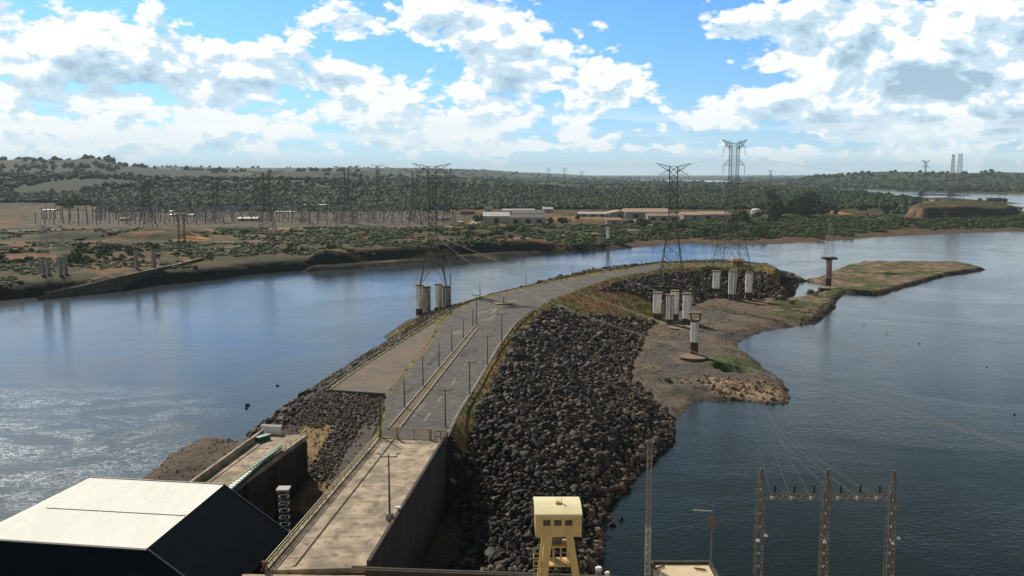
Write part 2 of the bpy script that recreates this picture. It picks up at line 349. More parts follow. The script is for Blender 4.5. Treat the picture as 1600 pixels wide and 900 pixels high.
def pen_height(x, y):
    n1 = fbm(x, y, 26.0, 4, 1); n2 = fbm(x, y, 4.0, 4, 2)
    wob = (n1-.5)*9.0+(n2-.5)*3.0
    dS = psd(x, y, SHORE); dT = np.maximum(psd(x, y, TOE), 0); dCs = psd(x, y, CREST); dC = np.maximum(-dCs, 0)
    far = sst(y, 330, 420)
    isl = sst(x, 135, 150)*sst(y, 395, 425)
    dSw = dS+isl*2.4+((wob+(fbm(x, y, 1.9, 3, 77)-.5)*3)*(.4+.3*far))*sst(dS, -6, 0)*np.clip(1.2-dT*.1, 0, 1)
    base = np.clip((.22+.5*isl)*dSw, -2.5, 2.3-.3*isl)
    base = base+np.clip(dSw, 0, 6)/6*((n2-.5)*1.0+(n1-.5)*.9)
    zcr = zc(y); z = np.where(psd(x, y, TOE) > 0, base+(zcr-base)*dT/(dT+dC+1e-6), base)
    # grassy spur running off the crest
    sp = pld(x, y, PL([(850,478,15.5),(900,468,15.5),(960,468,12.5),(1010,474,8.5)]))
    tt = sst(y, 350, 460)
    z = np.where(dCs < 0, np.maximum(z, np.where(psd(x, y, TOE) > 0, 16.0-tt*7.0-np.abs(sp)*.55+(n2-.5)*1.6, -5)), z)
    dR = psd(x, y, RAMP)
    rz = 8.5+9.5*np.clip((y-181)/(222-181), 0, 1)
    z = np.where(dCs < 0, np.maximum(np.where(dR > 0, rz, z), rz+.62*np.minimum(dR, 0)), z)
    z = np.where((dS < 2) & (dCs < 0), np.minimum(z, base+.9*np.maximum(dS, 0)), z)
    z = np.where(dCs > 0, zcr, z)
    # riprap mound at the tip
    mt_ = psd(x, y, PL([(1180,414,17),(1235,432,4),(1244,455,2),(1200,472,3),(1190,440,9)]))
    z = np.where((mt_ > 0) & (dCs < 0), z+1.2*n2, z)
    for pd in (POND1, POND2, POND3):
        q = psd(x, y, pd); z = np.where(q > -4, np.minimum(z, -.35-.25*np.minimum(q, 0)*(-1)*-1), z) if False else np.where(q > -3, np.minimum(z, -.4+.55*np.maximum(-q, 0)), z)
    # pit between deck and platform, ground left of the platform
    return z, dS, dT, dCs, dC, n1, n2, dR, sp
GX = np.concatenate([np.arange(-125, 300, 1.0), np.arange(300, 375, 1.5)]); GY = np.concatenate([np.arange(104, 330, 1.0), np.arange(330, 740, 1.5)])
X, Y = np.meshgrid(GX, GY)
Z, dS, dT, dCs, dC, n1, n2, dR, spur = pen_height(X, Y)
PEN = dict(X=X, Y=Y, Z=Z)
def pen_z(x, y):
    return pen_height(np.atleast_1d(np.asarray(x, float)), np.atleast_1d(np.asarray(y, float)))[0]
# rock armour mask: slope between crest and toe, less the grass strip and the spur
GRASSW = 3.5+3.5*fbm(X, Y, 12, 3, 5)
def rock_mask(x, y, z, dT, dCs, dR, n1, spur):
    g = 1.6+3.4*fbm(x, y, 12, 3, 5)+np.where(y > 430, 1.5, 0)-np.where(y < 188, 4.5, 0)
    r = (dT > .2) & (dCs < -g) & (dR < -1.0) & (z > -.6)
    grassy = (spur < 16+6*(fbm(x, y, 9, 3, 6)-.5)) & (y > 345) & (y < 480)
    top = (y > 505) & (dCs > -4) & (x > 85)
    leftside = (x < -20-(y-240)*-.14) & (y > 262) & (fbm(x, y, 7, 3, 88) < .47+.2*sst(z, 18, 6)) & (x < 60)
    return r & ~grassy & ~top & ~leftside
RM = rock_mask(X, Y, Z, dT, dCs, dR, n1, spur)
col = np.zeros(X.shape+(3,), np.float32); col[:] = (.115, .083, .058)          # brown mud and gravel flats
f1 = fbm(X, Y, 18, 5, 8); f2 = fbm(X, Y, 5, 4, 9); f3 = fbm(X, Y, 40, 4, 10)
col = lerpc(col, sst(f1, .4, .62), (.075, .066, .055)); col = lerpc(col, sst(f2, .5, .7)*.6, (.15, .115, .08))
gisl = sst(X+Y*.02, 128, 150)*sst(Y, 395, 425)                                # island at the tip: moss green with tan rims
col = lerpc(col, gisl, (.10, .075, .05)); col = lerpc(col, gisl*sst(f1, .42, .52), (.062, .068, .02)); col = lerpc(col, gisl*sst(f2, .52, .62)*sst(.62-f1, 0, .1), (.22, .15, .09))
g0 = PN(1150,568,1.5); gm = np.exp(-(((X-g0[0])/16)**2+((Y-g0[1])/13)**2)); col = lerpc(col, sst(gm*(.5+f2), .35, .6), (.05, .07, .016))
OUTCROP = PL([(1060,600),(1105,594),(1150,600),(1222,603),(1229,625),(1180,626),(1130,618),(1090,606)], 1); q1 = psd(X, Y, OUTCROP)+(f2-.5)*9; col = lerpc(col, sst(q1, -1.0, 2.0), (.26, .18, .115)); 
col = lerpc(col, sst(q1, -1, 2)*sst(f2, .5, .62), (.13, .095, .065))
wet = sst(2.6-dS, 0, 2.2)*(dS > -4); col = col*(1-.45*wet[..., None])
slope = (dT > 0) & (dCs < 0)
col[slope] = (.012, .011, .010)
gr = (slope & ~RM)
gr = gr & (Y > 188); col = lerpc(col, gr.astype(np.float32), (.16, .115, .035)); col = lerpc(col, gr*sst(f2, .45, .6), (.075, .085, .02)); col = lerpc(col, gr*sst(f1, .52, .64), (.20, .11, .045))
mud = sst(.5-Z, 0, .5); col = lerpc(col, mud*.6, (.06, .052, .045))
top = dCs > 0; col[top] = (.14, .12, .045)
col = lerpc(col, top*sst(f2, .45, .6), (.09, .095, .025)); col = lerpc(col, top*sst(f1, .5, .62)*.8, (.22, .15, .06))
# ramp: gravel with dry grass patches
rp = (dR > -3) & (dCs < 0); col = lerpc(col, rp.astype(np.float32), (.11, .098, .088)); col = lerpc(col, rp*sst(f1, .47, .55), (.30, .20, .085)*np.float32(1)) if False else lerpc(lerpc(col, rp.astype(np.float32), (.085, .074, .064)), rp*sst(f1, .46, .54), (.26, .18, .085))
col = lerpc(col, rp*sst(Y+(f2-.5)*14, 204, 210)*.85, (.045, .04, .036))
GPC = PN(505, 690, 12.5); gpm = rp*sst(np.exp(-(((X-GPC[0])/6.5)**2+((Y-GPC[1])/9)**2))*(.5+f2), .3, .5); col = lerpc(col, gpm, (.27, .19, .085))
RSTRIP = [PN(572,632,17), PN(545,665,14.2), PN(520,705,12), PN(503,742,9.6)]; col = lerpc(col, rp*(1-sst(pld(X, Y, RSTRIP), 1.5, 3.5)), (.05, .046, .042))
lb = (X < -52) & (dS > -1) & (Y < 262) & (dCs < 0) & (Z < 6); col = lerpc(col, lb.astype(np.float32), (.06, .044, .032)); col = lerpc(col, lb*sst(f2, .45, .65), (.09, .065, .044))
col *= (.8+.4*fbm(X, Y, 1.8, 3, 12))[..., None]
Zr = Z+np.where(RM, (fbm(X, Y, 2.2, 2, 14)-.5)*.9-.35, 0)+np.where((dCs < -.5) & ~RM & (Z > .1), (f2-.5)*.35, 0)
ny, nx = X.shape
idx = np.arange(nx*ny).reshape(ny, nx)
Fq = np.stack([idx[:-1, :-1], idx[:-1, 1:], idx[1:, 1:], idx[1:, :-1]], -1).reshape(-1, 4)
keep = (Zr.ravel()[Fq].max(1) > -1.6)
M_GROUND = mat('ground_soil', (.1,.1,.1), (.1,.1,.1), scale=.9, rough=.95, vcol=True, bump=.7, bscale=1.6, obj=False, spec=.15, bdist=.35)
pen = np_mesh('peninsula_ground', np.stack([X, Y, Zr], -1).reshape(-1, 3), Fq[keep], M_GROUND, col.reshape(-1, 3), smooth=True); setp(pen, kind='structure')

# ---------------------------------------------------------------- the far bank, plain and hills
FRONT = [(-1200,640),(-300,505),(-150,487),(0,469),(75,463),(160,456),(225,448),(300,440),(345,436),(400,428),(450,424),(500,420),(560,416),(600,413),(650,409),(700,405),(750,401),(790,399),(840,394),(900,392),(960,389),(1000,386),(1060,382),(1100,380),(1150,383),(1200,381),(1260,378),(1320,375),(1380,370),(1420,368),(1500,364),(1600,361),(1800,356),(2300,352),(2600,352)]
FARL = PL(FRONT)+[(26000, 9000), (26000, 26500), (-26000, 26500), (-26000, 600)]
W2 = PL([(935,283),(950,284.5),(1000,285),(1060,285.3),(1130,286),(1160,288.5),(1200,291.5),(1250,297),(1330,303),(1430,312),(1500,322),(1600,331),(1800,345),(2300,351),(2600,351.5),(2600,316),(2300,313),(1800,307),(1600,303.5),(1500,301),(1400,298),(1300,294),(1230,290.5),(1180,287),(1130,282),(1060,281),(980,281),(950,281.8)])
ISL = [PL([(1420,303.5),(1480,304.5),(1530,306),(1480,305.9),(1430,304.6)]), PL([(1420,310),(1500,311),(1600,318),(1570,318.3),(1480,314)]), PL([(1480,316),(1600,324),(1600,331),(1500,322)])]
def ridge(px, pts): return np.interp(px, [p[0] for p in pts], [p[1] for p in pts])
RIDGES = [(4500, 1000, [(-900,266),(-400,262),(-100,257),(0,252),(40,250),(100,252),(140,250.5),(165,249.5),(182,254),(200,260),(260,264),(330,266),(420,269),(500,268),(560,270),(620,275),(750,281),(840,290)]),
          (8800, 1300, [(-500,262),(200,259),(330,260.5),(420,262),(560,262.5),(650,264),(760,266.5),(830,272),(900,278),(960,285)]),
          (15000, 2500, [(-500,264),(560,265),(700,266),(850,270),(950,275.5),(1040,277),(1130,278.5),(1220,276),(1600,273),(2300,272)]),
          (5300, 620, [(1100,300),(1130,289),(1180,284),(1215,278.5),(1280,276.5),(1310,274),(1335,270),(1365,267),(1400,267.5),(1460,269),(1500,270),(1540,268),(1580,270),(1620,271.5),(1750,273),(2000,276),(2500,280)]),
          (2700, 420, [(-600,278),(-200,276),(0,277),(120,279),(200,283),(330,284),(450,283),(600,288),(760,292),(900,296),(1000,300)])]
UPPER = PL([(470,402,11),(530,399,11),(600,391,13),(680,384,13),(740,381,13),(800,378,13),(870,370,13),(930,362,12),(1000,360,11)])+PL([(1000,350,12),(700,356,12),(560,370,12),(500,385,12)])
CLIFF = PL([(1412,341,7),(1440,343,7),(1500,342,7),(1560,341,7),(1592,336,7),(1580,330,7),(1500,327,10),(1440,327,10)])
def far_height(x, y):
    d0 = psd(x, y, FARL); d2 = psd(x, y, W2); n1 = fbm(x, y, 60, 5, 21); n2 = fbm(x, y, 14, 4, 22)
    d = np.minimum(d0, -d2)
    for il in ISL: d = np.maximum(d, psd(x, y, il))
    px = 800+x/y*F*cosp
    dw = d+((n1-.5)*14+(n2-.5)*6)*sst(y, 400, 700)
    left = 1-sst(px, 760, 1000)
    bank = np.clip(dw, -3, 200)
    k = 1.1*left+.07*(1-left)
    hi = 8.5*left+7.0*(1-left)
    z = np.where(bank < 0, bank*.3, hi*(1-np.exp(-bank*k*1.6/hi)))
    z = z+sst(dw, 25, 120)*((n1-.45)*4.0+2.0)*sst(3000-y, 0, 1500)+sst(dw, 3, 10)*(n2-.5)*1.2
    U = psd(x, y, UPPER)+(n2-.5)*4; z = z+4.2*sst(U, -2, 7)*sst(900-px, 0, 120)
    # old spoil mound at left and the low hedge bank before it
    for (mx, my, mz, rx, ry, h) in ((190,372,10,75,28,9),(262,366,10,38,22,6),(160,390,10,32,14,4.5),(720,352,13,60,20,1.5)):
        c = PN(mx, my, mz); z = z+h*np.exp(-(((x-c[0])/rx)**4+((y-c[1])/ry)**4))*(.75+.6*(n1-.3))
    c = PN(295, 372, 11); z = z+4.6*np.maximum(0, 1-np.hypot((x-c[0])/13, (y-c[1])/9))
    C = psd(x, y, CLIFF)+(n2-.5)*14+(n1-.5)*14; z = z+15.0*sst(C, -2, 10)*(1-.35*sst(px, 1490, 1580))
    lk = sst(d, 0, 200)
    for (D, Wd, pts) in RIDGES:
        r = ridge(px, pts); zz = CAMH+(270.0-r)/F*D
        w = np.exp(-((y-D)/Wd)**2); wob = 1+.3*(fbm(x, y, D*.09, 4, D*.001)-.5)
        z = np.where(d > 0, z+np.maximum(zz-8, 0)*w*lk*(wob if D < 9000 else 1), z)
    far_height.dw = dw; return z, d, d2, n1, n2, px, U, C
ncol = 640; uu = np.linspace(-1.02, 1.02, ncol)
y0 = np.concatenate([np.array([450.0])])
ang = np.concatenate([np.linspace(8.6, 3.2, 230), np.linspace(3.17, .9, 150), np.linspace(.885, .17, 80)])
rows = 72/np.tan(np.radians(ang)); rows = np.concatenate([rows, [27000.0]])
U_, Yf = np.meshgrid(uu, rows); Xf = U_*Yf
Zf, dF, dW2, m1, m2, pxf, UU, CC = far_height(Xf, Yf)
dF = far_height.dw.copy(); nyf, nxf = Xf.shape
gF1 = fbm(Xf, Yf, 90, 5, 31); gF2 = fbm(Xf, Yf, 16, 5, 32); gF3 = fbm(Xf, Yf*.35, 400, 4, 33); gF4 = fbm(Xf, Yf, 34, 4, 34)
c = np.zeros(Xf.shape+(3,), np.float32); c[:] = (.062, .060, .022)
c = lerpc(c, sst(gF1, .42, .58), (.10, .068, .036)); c = lerpc(c, sst(gF2, .44, .56)*.9, (.038, .05, .017)); c = lerpc(c, sst(gF4, .55, .63)*.85, (.20, .105, .055))
farm = sst(Yf, 1450, 1900)
c = lerpc(c, farm, (.022, .032, .014)); c = lerpc(c, farm*sst(gF3+.12*sst(Yf, 3000, 4200), .66, .74), (.048, .070, .022)); c = lerpc(c, farm*sst(gF3, .3, .38)*0, (.1,.06,.04))
c = lerpc(c, farm*sst(gF1*gF3*4, 1.25, 1.5)*.5, (.14, .075, .05))
right = sst(pxf, 880, 1060)
shorebrown = right*(1-sst(dF+(m1-.5)*30, 26, 48))*(Yf < 1500); c = lerpc(c, shorebrown, (.12, .088, .062))
c = lerpc(c, right*(dF > 40)*(Yf < 1500)*sst(gF2, .38, .5)*.8, (.045, .062, .02))
bank = (1-sst(dF+(m2-.5)*5, 7, 11))*(1-right); c = lerpc(c, bank, (.013, .012, .010))  # near-black painted on the left bank face as its shade
riff = sst(UU, -5, -1)*(1-sst(UU, 4, 8))*sst(900-pxf, 0, 120)*(pxf > 520); c = lerpc(c, riff, (.035, .033, .033))
for (mx, my, mz, rx, ry, cc, th) in ((120,378,12,38,16,(.22,.13,.09),.5),(205,356,16,60,10,(.2,.13,.09),.5),(230,372,14,45,12,(.07,.06,.055),.35),(295,373,12,19,5,(.55,.20,.06),.3),(310,373,11,12,4,(.62,.24,.07),.25),(380,376,11,34,9,(.24,.18,.14),.45),
      (360,372,11,40,4,(.3,.24,.2),.3),(215,322,11,25,60,(.36,.2,.13),.45),(60,388,11,45,10,(.16,.1,.06),.4),(730,352,13,28,24,(.4,.32,.26),.5),(1305,332,9,26,70,(.42,.24,.14),.5),(1300,330,9,20,50,(.5,.36,.24),.55),
      (900,338,12,50,60,(.22,.14,.08),.3),(930,300,10,1,1,(.1,.1,.1),.1),(1000,352,10,40,8,(.2,.15,.11),.5),(1390,296,3,150,150,(.5,.33,.2),.35),(400,295,12,130,80,(.16,.07,.05),.35),(130,272,60,200,260,(.1,.14,.03),.3),(245,320,11,60,40,(.25,.14,.09),.55)):
    p = PN(mx, my, mz); w = np.exp(-(((Xf-p[0])/rx)**2+((Yf-p[1])/ry)**2)); c = lerpc(c, sst(w*(.55+.9*gF2), th, th+.2), cc)
def track(pts, w, cc, a=1.0):
    global c
    d = pld(Xf, Yf, PL(pts)); c = lerpc(c, a*(1-sst(d, w*.6, w*1.5)), cc)
track([(78,460,1),(150,441,6),(215,427,8),(270,414,9),(310,402,10),(345,388,10),(400,381,10)], 2.2, (.36,.28,.21)); track([(120,440,8),(165,427,9),(190,431,9)], 1.0, (.3,.25,.2),.7)
track([(-60,366,11),(30,359,11),(100,357,11)], 5, (.5,.47,.42)); track([(262,355.5,12),(380,356,12),(500,356.5,12),(560,357,12)], 4, (.45,.42,.36)); track([(400,374,11),(450,370,11),(520,374,11)], 5, (.22,.16,.12),.8)
track([(640,357,13),(700,356,13),(735,350,13),(748,338,13)], 5, (.5,.44,.38)); track([(430,388,11),(500,394,11),(600,387,14),(700,377,15),(800,375,15),(900,366,14)], 2.5, (.2,.17,.07),.8)
track([(800,371,13),(880,362,13),(1000,354,11),(1060,352,10),(1100,352,10)], 3.5, (.34,.27,.2),.9); track([(990,342,11),(1015,347,11),(1030,352,11)], 4, (.4,.34,.3))
cl = sst(CC, -3, 1)*(1-sst(CC, 8, 13)); c = lerpc(c, cl, (.05, .045, .042)); p = PN(1432, 336, 10); c = lerpc(c, cl*sst(-(pxf-1446), 0, 8)*.9, (.21, .14, .105))
yard = psd(Xf, Yf, PL([(30,352,12),(690,354,12),(735,345,12),(720,333,12),(60,330,12)])); c = lerpc(c, sst(yard+(gF2-.5)*30, 0, 10), (.105, .098, .095))
hillc = (Yf > 3400) & (pxf > 1120) & (dF > 0); hw = hillc.astype(np.float32); c = lerpc(c, hw, (.03, .05, .03)); c = lerpc(c, hw*sst(gF3, .54, .62), (.06, .085, .035))
c *= (.46+.5*fbm(Xf, Yf, 7, 3, 40))[..., None]; c = c*np.array([1.12, 1.0, .78], np.float32)
idx = np.arange(nxf*nyf).reshape(nyf, nxf)
Fq = np.stack([idx[:-1, :-1], idx[:-1, 1:], idx[1:, 1:], idx[1:, :-1]], -1).reshape(-1, 4)
keep = Zf.ravel()[Fq].max(1) > -1.5
M_PLAIN = mat('plain_soil', (.1,.1,.1), (.1,.1,.1), scale=.12, rough=.95, vcol=True, bump=.8, bscale=.25, obj=False, spec=.1, bdist=1.5)
fl = np_mesh('far_bank_ground', np.stack([Xf, Yf, Zf], -1).reshape(-1, 3), Fq[keep], M_PLAIN, c.reshape(-1, 3), smooth=True); setp(fl, kind='structure')
def far_z(x, y): return far_height(np.atleast_1d(np.asarray(x, float)), np.atleast_1d(np.asarray(y, float)))[0]
def far_hit(px, py, n=4):
    "ground point of the far bank under a photo pixel"
    z = 10.0
    for _ in range(n+2):
        x, y = PN(px, py, z); z = .4*z+.6*min(float(far_z(x, y)[0]), 40.0)
    return Vector((*PN(px, py, z), z))
# haze: pale air over the whole scene
hb = MB().box((0, 13400, 158), (51000, 26900, 324)).build('haze', [])
hm = bpy.data.materials.new('haze_air'); hm.use_nodes = True; ht = hm.node_tree
for n in list(ht.nodes): ht.nodes.remove(n)
pv = ht.nodes.new('ShaderNodeVolumePrincipled'); pv.inputs['Color'].default_value = (.70, .86, 1, 1); pv.inputs['Density'].default_value = HAZE = 3.6e-5; pv.inputs['Anisotropy'].default_value = 0.0
ho = ht.nodes.new('ShaderNodeOutputMaterial'); ht.links.new(pv.outputs[0], ho.inputs['Volume']); hb.data.materials.append(hm); setp(hb, kind='stuff', label='pale blue haze in the air over river, plain and hills')
# ---------------------------------------------------------------- materials
M_ASPH = mat('asphalt', (.078, .068, .059), (.046, .041, .037), scale=.11, rough=.9, bump=.25, bscale=6, col3=(.14, .128, .115), scale2=.6, obj=False)
M_ASPH2 = mat('asphalt_worn', (.105, .09, .078), (.075, .066, .058), scale=.16, rough=.92, bump=.3, bscale=6, col3=(.155, .125, .095), scale2=.5, obj=False)
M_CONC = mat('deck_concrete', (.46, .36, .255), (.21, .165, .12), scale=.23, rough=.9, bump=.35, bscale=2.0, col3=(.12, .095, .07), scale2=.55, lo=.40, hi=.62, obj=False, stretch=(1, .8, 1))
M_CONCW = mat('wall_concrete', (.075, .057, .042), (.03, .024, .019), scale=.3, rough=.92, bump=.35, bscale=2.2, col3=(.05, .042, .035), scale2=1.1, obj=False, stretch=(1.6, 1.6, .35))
M_CONCD = mat('dark_concrete', (.09, .078, .064), (.05, .043, .036), scale=.35, rough=.95, bump=.3, bscale=2.5, obj=False, stretch=(1.4, 1.4, .4))
M_KERB = mat('kerb_concrete', (.32, .29, .25), (.19, .17, .15), scale=1.2, rough=.85, obj=False)
M_DARKJ = mat('joint_black', (.02, .018, .016), rough=.95)
M_YEL = mat('yellow_paint', (.36, .30, .12), (.24, .19, .08), scale=1.4, rough=.55)
M_STEEL = mat('galvanised_steel', (.20, .20, .195), (.12, .12, .115), scale=.6, rough=.55, metal=.3)
M_PYLON = mat('pylon_steel', (.085, .083, .078), (.055, .055, .052), scale=.3, rough=.6, metal=.3)
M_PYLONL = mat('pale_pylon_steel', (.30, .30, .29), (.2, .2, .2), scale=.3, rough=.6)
M_GUARD = mat('guardrail_steel', (.36, .35, .32), (.24, .22, .20), scale=.8, rough=.6)
M_POLE = mat('pole_concrete', (.10, .095, .088), (.06, .056, .052), scale=2.0, rough=.85)
M_WHITE = mat('white_paint', (.78, .77, .72), (.62, .60, .56), scale=.8, rough=.6)
M_RUST = mat('rust', (.20, .08, .05), (.10, .045, .03), scale=2.0, rough=.85)
M_GLASS = mat('window_glass', (.03, .04, .045), rough=.12, spec=.6)
M_ORANGE = mat('clay_tile', (.42, .16, .09), (.3, .12, .07), scale=1, rough=.8)
def seg(a, b, t, off=0.0):
    "point on the line a-b, moved off metres to the right as seen when walking from a to b"
    d = Vector((b[0]-a[0], b[1]-a[1])); n = Vector((d.y, -d.x)).normalized()
    return (a[0]+d.x*t+n.x*off, a[1]+d.y*t+n.y*off)
def sheet(name, poly, z, m):
    import bmesh
    bm = bmesh.new(); vs = [bm.verts.new((p[0], p[1], p[2] if len(p) > 2 else z)) for p in poly]; f = bm.faces.new(vs)
    if f.normal.z < 0: pass
    bmesh.ops.triangulate(bm, faces=[f]); bmesh.ops.recalc_face_normals(bm, faces=bm.faces)
    me = bpy.data.meshes.new(name); bm.to_mesh(me); bm.free(); me.materials.append(m)
    o = bpy.data.objects.new(name, me); COL.objects.link(o); return o
# ---------------------------------------------------------------- road on the crest
ROADP = PLC([(598,686),(697,687),(722,640),(747,600),(781,541),(804,510),(830,487),(862,468),(898,454),(955,435),(1022,422),(1036,419),(1026,414.5),(940,427.5),(850,445),(800,456),(757,467),(712,484),(692,503),(672,540),(640,575),(622,602),(604,619)])
setp(sheet('road', [(p[0], p[1], p[2]+.035) for p in ROADP], 0, M_ASPH), kind='structure')
# the left lane running down the ramp
def rz_(y): return 8.5+9.5*min(max((y-181)/(222-181), 0), 1)
rm = MB(); La = PN(598, 622, ZR); Lb = PN(508, 752, 9.3); Ra = PN(606, 619, ZR); Rb = (-32.5, 178)
for i in range(12):
    t0, t1 = i/12, (i+1)/12; q = []
    for a, b, t in ((La, Lb, t0), (Ra, Rb, t0), (Ra, Rb, t1), (La, Lb, t1)):
        x = a[0]+(b[0]-a[0])*t; y = a[1]+(b[1]-a[1])*t; q.append((x, y, rz_(y)+.14))
    rm.quad(q[::-1])
setp(rm.build('road_ramp', M_ASPH2), kind='structure')
apr = PL([(509,612),(598,617),(618,600),(636,573),(668,538),(686,503),(676,508),(562,576)], ZR)
M_APR = mat('apron_gravel', (.15, .118, .092), (.105, .086, .07), scale=.2, rough=.95, bump=.5, bscale=3, col3=(.20, .125, .07), scale2=.35, obj=False)
setp(sheet('gravel_apron', apr, ZR+.018, M_APR), kind='structure')
M_DASH = mat('faded_line_paint', (.36, .31, .17), (.2, .18, .12), scale=3, rough=.8)
for k, (a, b) in enumerate((((664,657),(672,645)),((684,628),(690,619)),((706,602),(712,592)),((725,572),(730,563)))):
    (ax, ay), (bx, by) = PN(*a, ZR), PN(*b, ZR)
    p = [seg((ax, ay), (bx, by), 0, .12), seg((ax, ay), (bx, by), 1, .12), seg((ax, ay), (bx, by), 1, -.12), seg((ax, ay), (bx, by), 0, -.12)]
    setp(sheet('road_marking', p, ZR+.036, M_DASH), kind='structure')
# white cross line and chevrons near the roundabout
for (a, b, w) in (((762,500),(775,492),.25),((745,490),(790,478),.3),((768,489),(778,481),.3)):
    a, b = PN(*a, ZR), PN(*b, ZR)
    setp(sheet('road_marking', [seg(a, b, 0, w), seg(a, b, 1, w), seg(a, b, 1, -w), seg(a, b, 0, -w)], ZR+.036, M_DASH), kind='structure')
M_PATCH = mat('asphalt_patch', (.052, .047, .043), (.04, .037, .034), scale=.8, rough=.95, obj=False); M_PATCHL = mat('asphalt_patch_pale', (.16, .135, .11), (.115, .10, .085), scale=.5, rough=.95, obj=False)
for k, (px, py_, rx_, ry_, mm) in enumerate(((727,553,1.3,7,M_PATCH),(655,640,.8,9,M_PATCHL),(716,520,2.6,5,M_PATCHL),(742,548,1.2,3.5,M_PATCH),(800,470,4,3.5,M_PATCHL),(680,560,.9,10,M_PATCH),(850,458,5,2,M_PATCHL),(640,610,1.0,5,M_PATCH),(760,500,3,3,M_PATCHL))):
    c_ = PN(px, py_, ZR) if py_ > 484 else PNC(px, py_); rs_ = random.Random(k); p = []
    for i in range(14): t = 2*math.pi*i/14; q = rs_.uniform(.7, 1.15); p.append((c_[0]+rx_*q*math.cos(t)+.1*ry_*math.sin(t), c_[1]+ry_*q*math.sin(t)))
    setp(sheet('road_patch', [(a, b, float(zc(b))+.045) for a, b in p], 0, mm), kind='structure')
# median: two white kerbs with earth between them
ml = [PN(606,671,ZR), PN(743,509,ZR)]; mr_ = [PN(625,669,ZR), PN(747,513,ZR)]
setp(sheet('median_earth', [ml[0], ml[1], mr_[1], mr_[0]], ZR+.06, mat('median_soil', (.16,.10,.06), (.09,.08,.03), scale=.5, rough=.95, obj=False)), kind='structure')
for a, b, lab in ((ml[0], ml[1], 'pale concrete kerb along the left side of the earth median'), (mr_[0], mr_[1], 'pale concrete kerb along the right side of the earth median')):
    m = MB(); m.prism([seg(a, b, 0, -.16), seg(a, b, 1, -.16), seg(a, b, 1, .16), seg(a, b, 0, .16)], ZR+.02, ZR+.3)
    setp(m.build('median_kerb', M_KERB), lab, 'kerb')
# guard rails
def mesh_of(mb, m):
    o = mb.build('post', m); me = o.data; bpy.data.objects.remove(o); return me
def copy_mesh(me, name, parent, loc, sc=None):
    o = bpy.data.objects.new(name, me); COL.objects.link(o); o.parent = parent; o.location = loc
    if sc: o.scale = sc
    return o
GPOST = mesh_of(MB().box((0,0,0), (.15, .15, .75)), M_POLE)
def guardrail(pts, label, step=4.0, h=.75, kerb=True):
    root = empty('guardrail', (pts[0][0], pts[0][1], ZR), label, 'guardrail'); root.location = (0, 0, 0)
    r = MB(); p = MB(); k = MB()
    for a, b in zip(pts[:-1], pts[1:]):
        A = Vector((a[0], a[1], ZR+h)); B = Vector((b[0], b[1], ZR+h)); r.prism([seg(a, b, 0, -.05), seg(a, b, 1, -.05), seg(a, b, 1, .05), seg(a, b, 0, .05)], ZR+h-.18, ZR+h+.15)
        L_ = (B-A).length; n = max(1, int(L_/step))
        for i in range(n): q = A.lerp(B, i/n); copy_mesh(GPOST, 'post', root, (q.x, q.y, ZR+h/2-.1))
        if kerb: k.prism([seg(a, b, 0, .62), seg(a, b, 1, .62), seg(a, b, 1, .88), seg(a, b, 0, .88)], ZR+.0, ZR+.22)
    r.build('rail', M_GUARD, root)
    if kerb: k.build('kerb', M_KERB, root)
    return root
guardrail([PN(700,688,ZR), PN(723,641,ZR), PN(749,599,ZR), PN(783,540,ZR), PN(806,508,ZR), PN(833,484,ZR)][::-1], 'long white guardrail on the right edge of the road above the boulders')
guardrail([PN(508,611,ZR), PN(562,573,ZR), PN(632,528,ZR), PN(690,492,ZR), PN(705,486,ZR)], 'long pale guardrail on the left edge of the road above the river')
m = MB(); a, b = PN(512,613,ZR), PN(601,619,ZR); m.prism([seg(a, b, 0, -.25), seg(a, b, 1, -.25), seg(a, b, 1, .25), seg(a, b, 0, .25)], ZR-1.0, ZR+.75)
setp(m.build('retaining_beam', M_CONCD), 'low dark beam across the end of the gravel apron above the ramp', 'beam')
# ---------------------------------------------------------------- lamp posts
def lamp_parts(root, arms):
    p = MB(); p.beam((0,0,0), (0,0,9.0), .36, .2, n=8); p.build('pole', M_POLE, root)
    if arms:
        a = MB(); a.beam((-1.35,0,8.6), (1.35,0,8.6), .14); a.build('cross_arm', M_POLE, root)
        for sx in (-1, 1):
            l = MB(); l.beam((sx*1.25,0,8.6), (sx*1.45,0,9.05), .1); l.box((sx*1.5,0,9.08), (.75,.28,.16)); l.build('lamp_head', M_STEEL, root)
TP = [(696,667,607.5,'nearest the yellow gate on the right of the road'),(734,620,564,'second up the right edge of the road from the yellow gate'),(762,573,524,'third up the right edge of the road from the yellow gate'),(784,537.5,489.5,'fourth and farthest on the right edge of the road'),(744.5,507,459,'at the far tip of the earth median')]
SPN = [(595,683,626,'behind the left end of the yellow gate'),(632,637,589,'nearest the camera along the median'),(661,604,556,'second along the median'),(686,574,535,'third along the median'),(706,549,514,'fourth along the median'),(724,528,497.5,'fifth along the median'),(739,510,481,'farthest along the median beside the twin lamp post')]
BP = [(750,470,440,'first on the river edge past the bend'),(822,450,427,'second on the river edge past the bend'),(894,432.5,416,'third on the river edge past the bend'),(954.5,424.5,405,'fourth on the river edge past the bend'),(1002.5,415,404,'fifth on the river edge past the bend'),(1041,412,401,'behind the middle pylon on the grassy crest'),(1074,411.5,402,'behind the shrubs right of the middle pylon')]
def place_post(src, px, yb, yt, lab, group):
    x, y = PNC(px, yb) if yb < 484 else PN(px, yb, ZR); ZG = float(zc(y)); zt = DP(px, yt, y).z
    root = src if not src.get('label') else copy_tree(src)
    root.location = (x, y, ZG); root.scale = (1, 1, (zt-ZG)/9.05)
    setp(root, lab, 'lamp post', group); return root
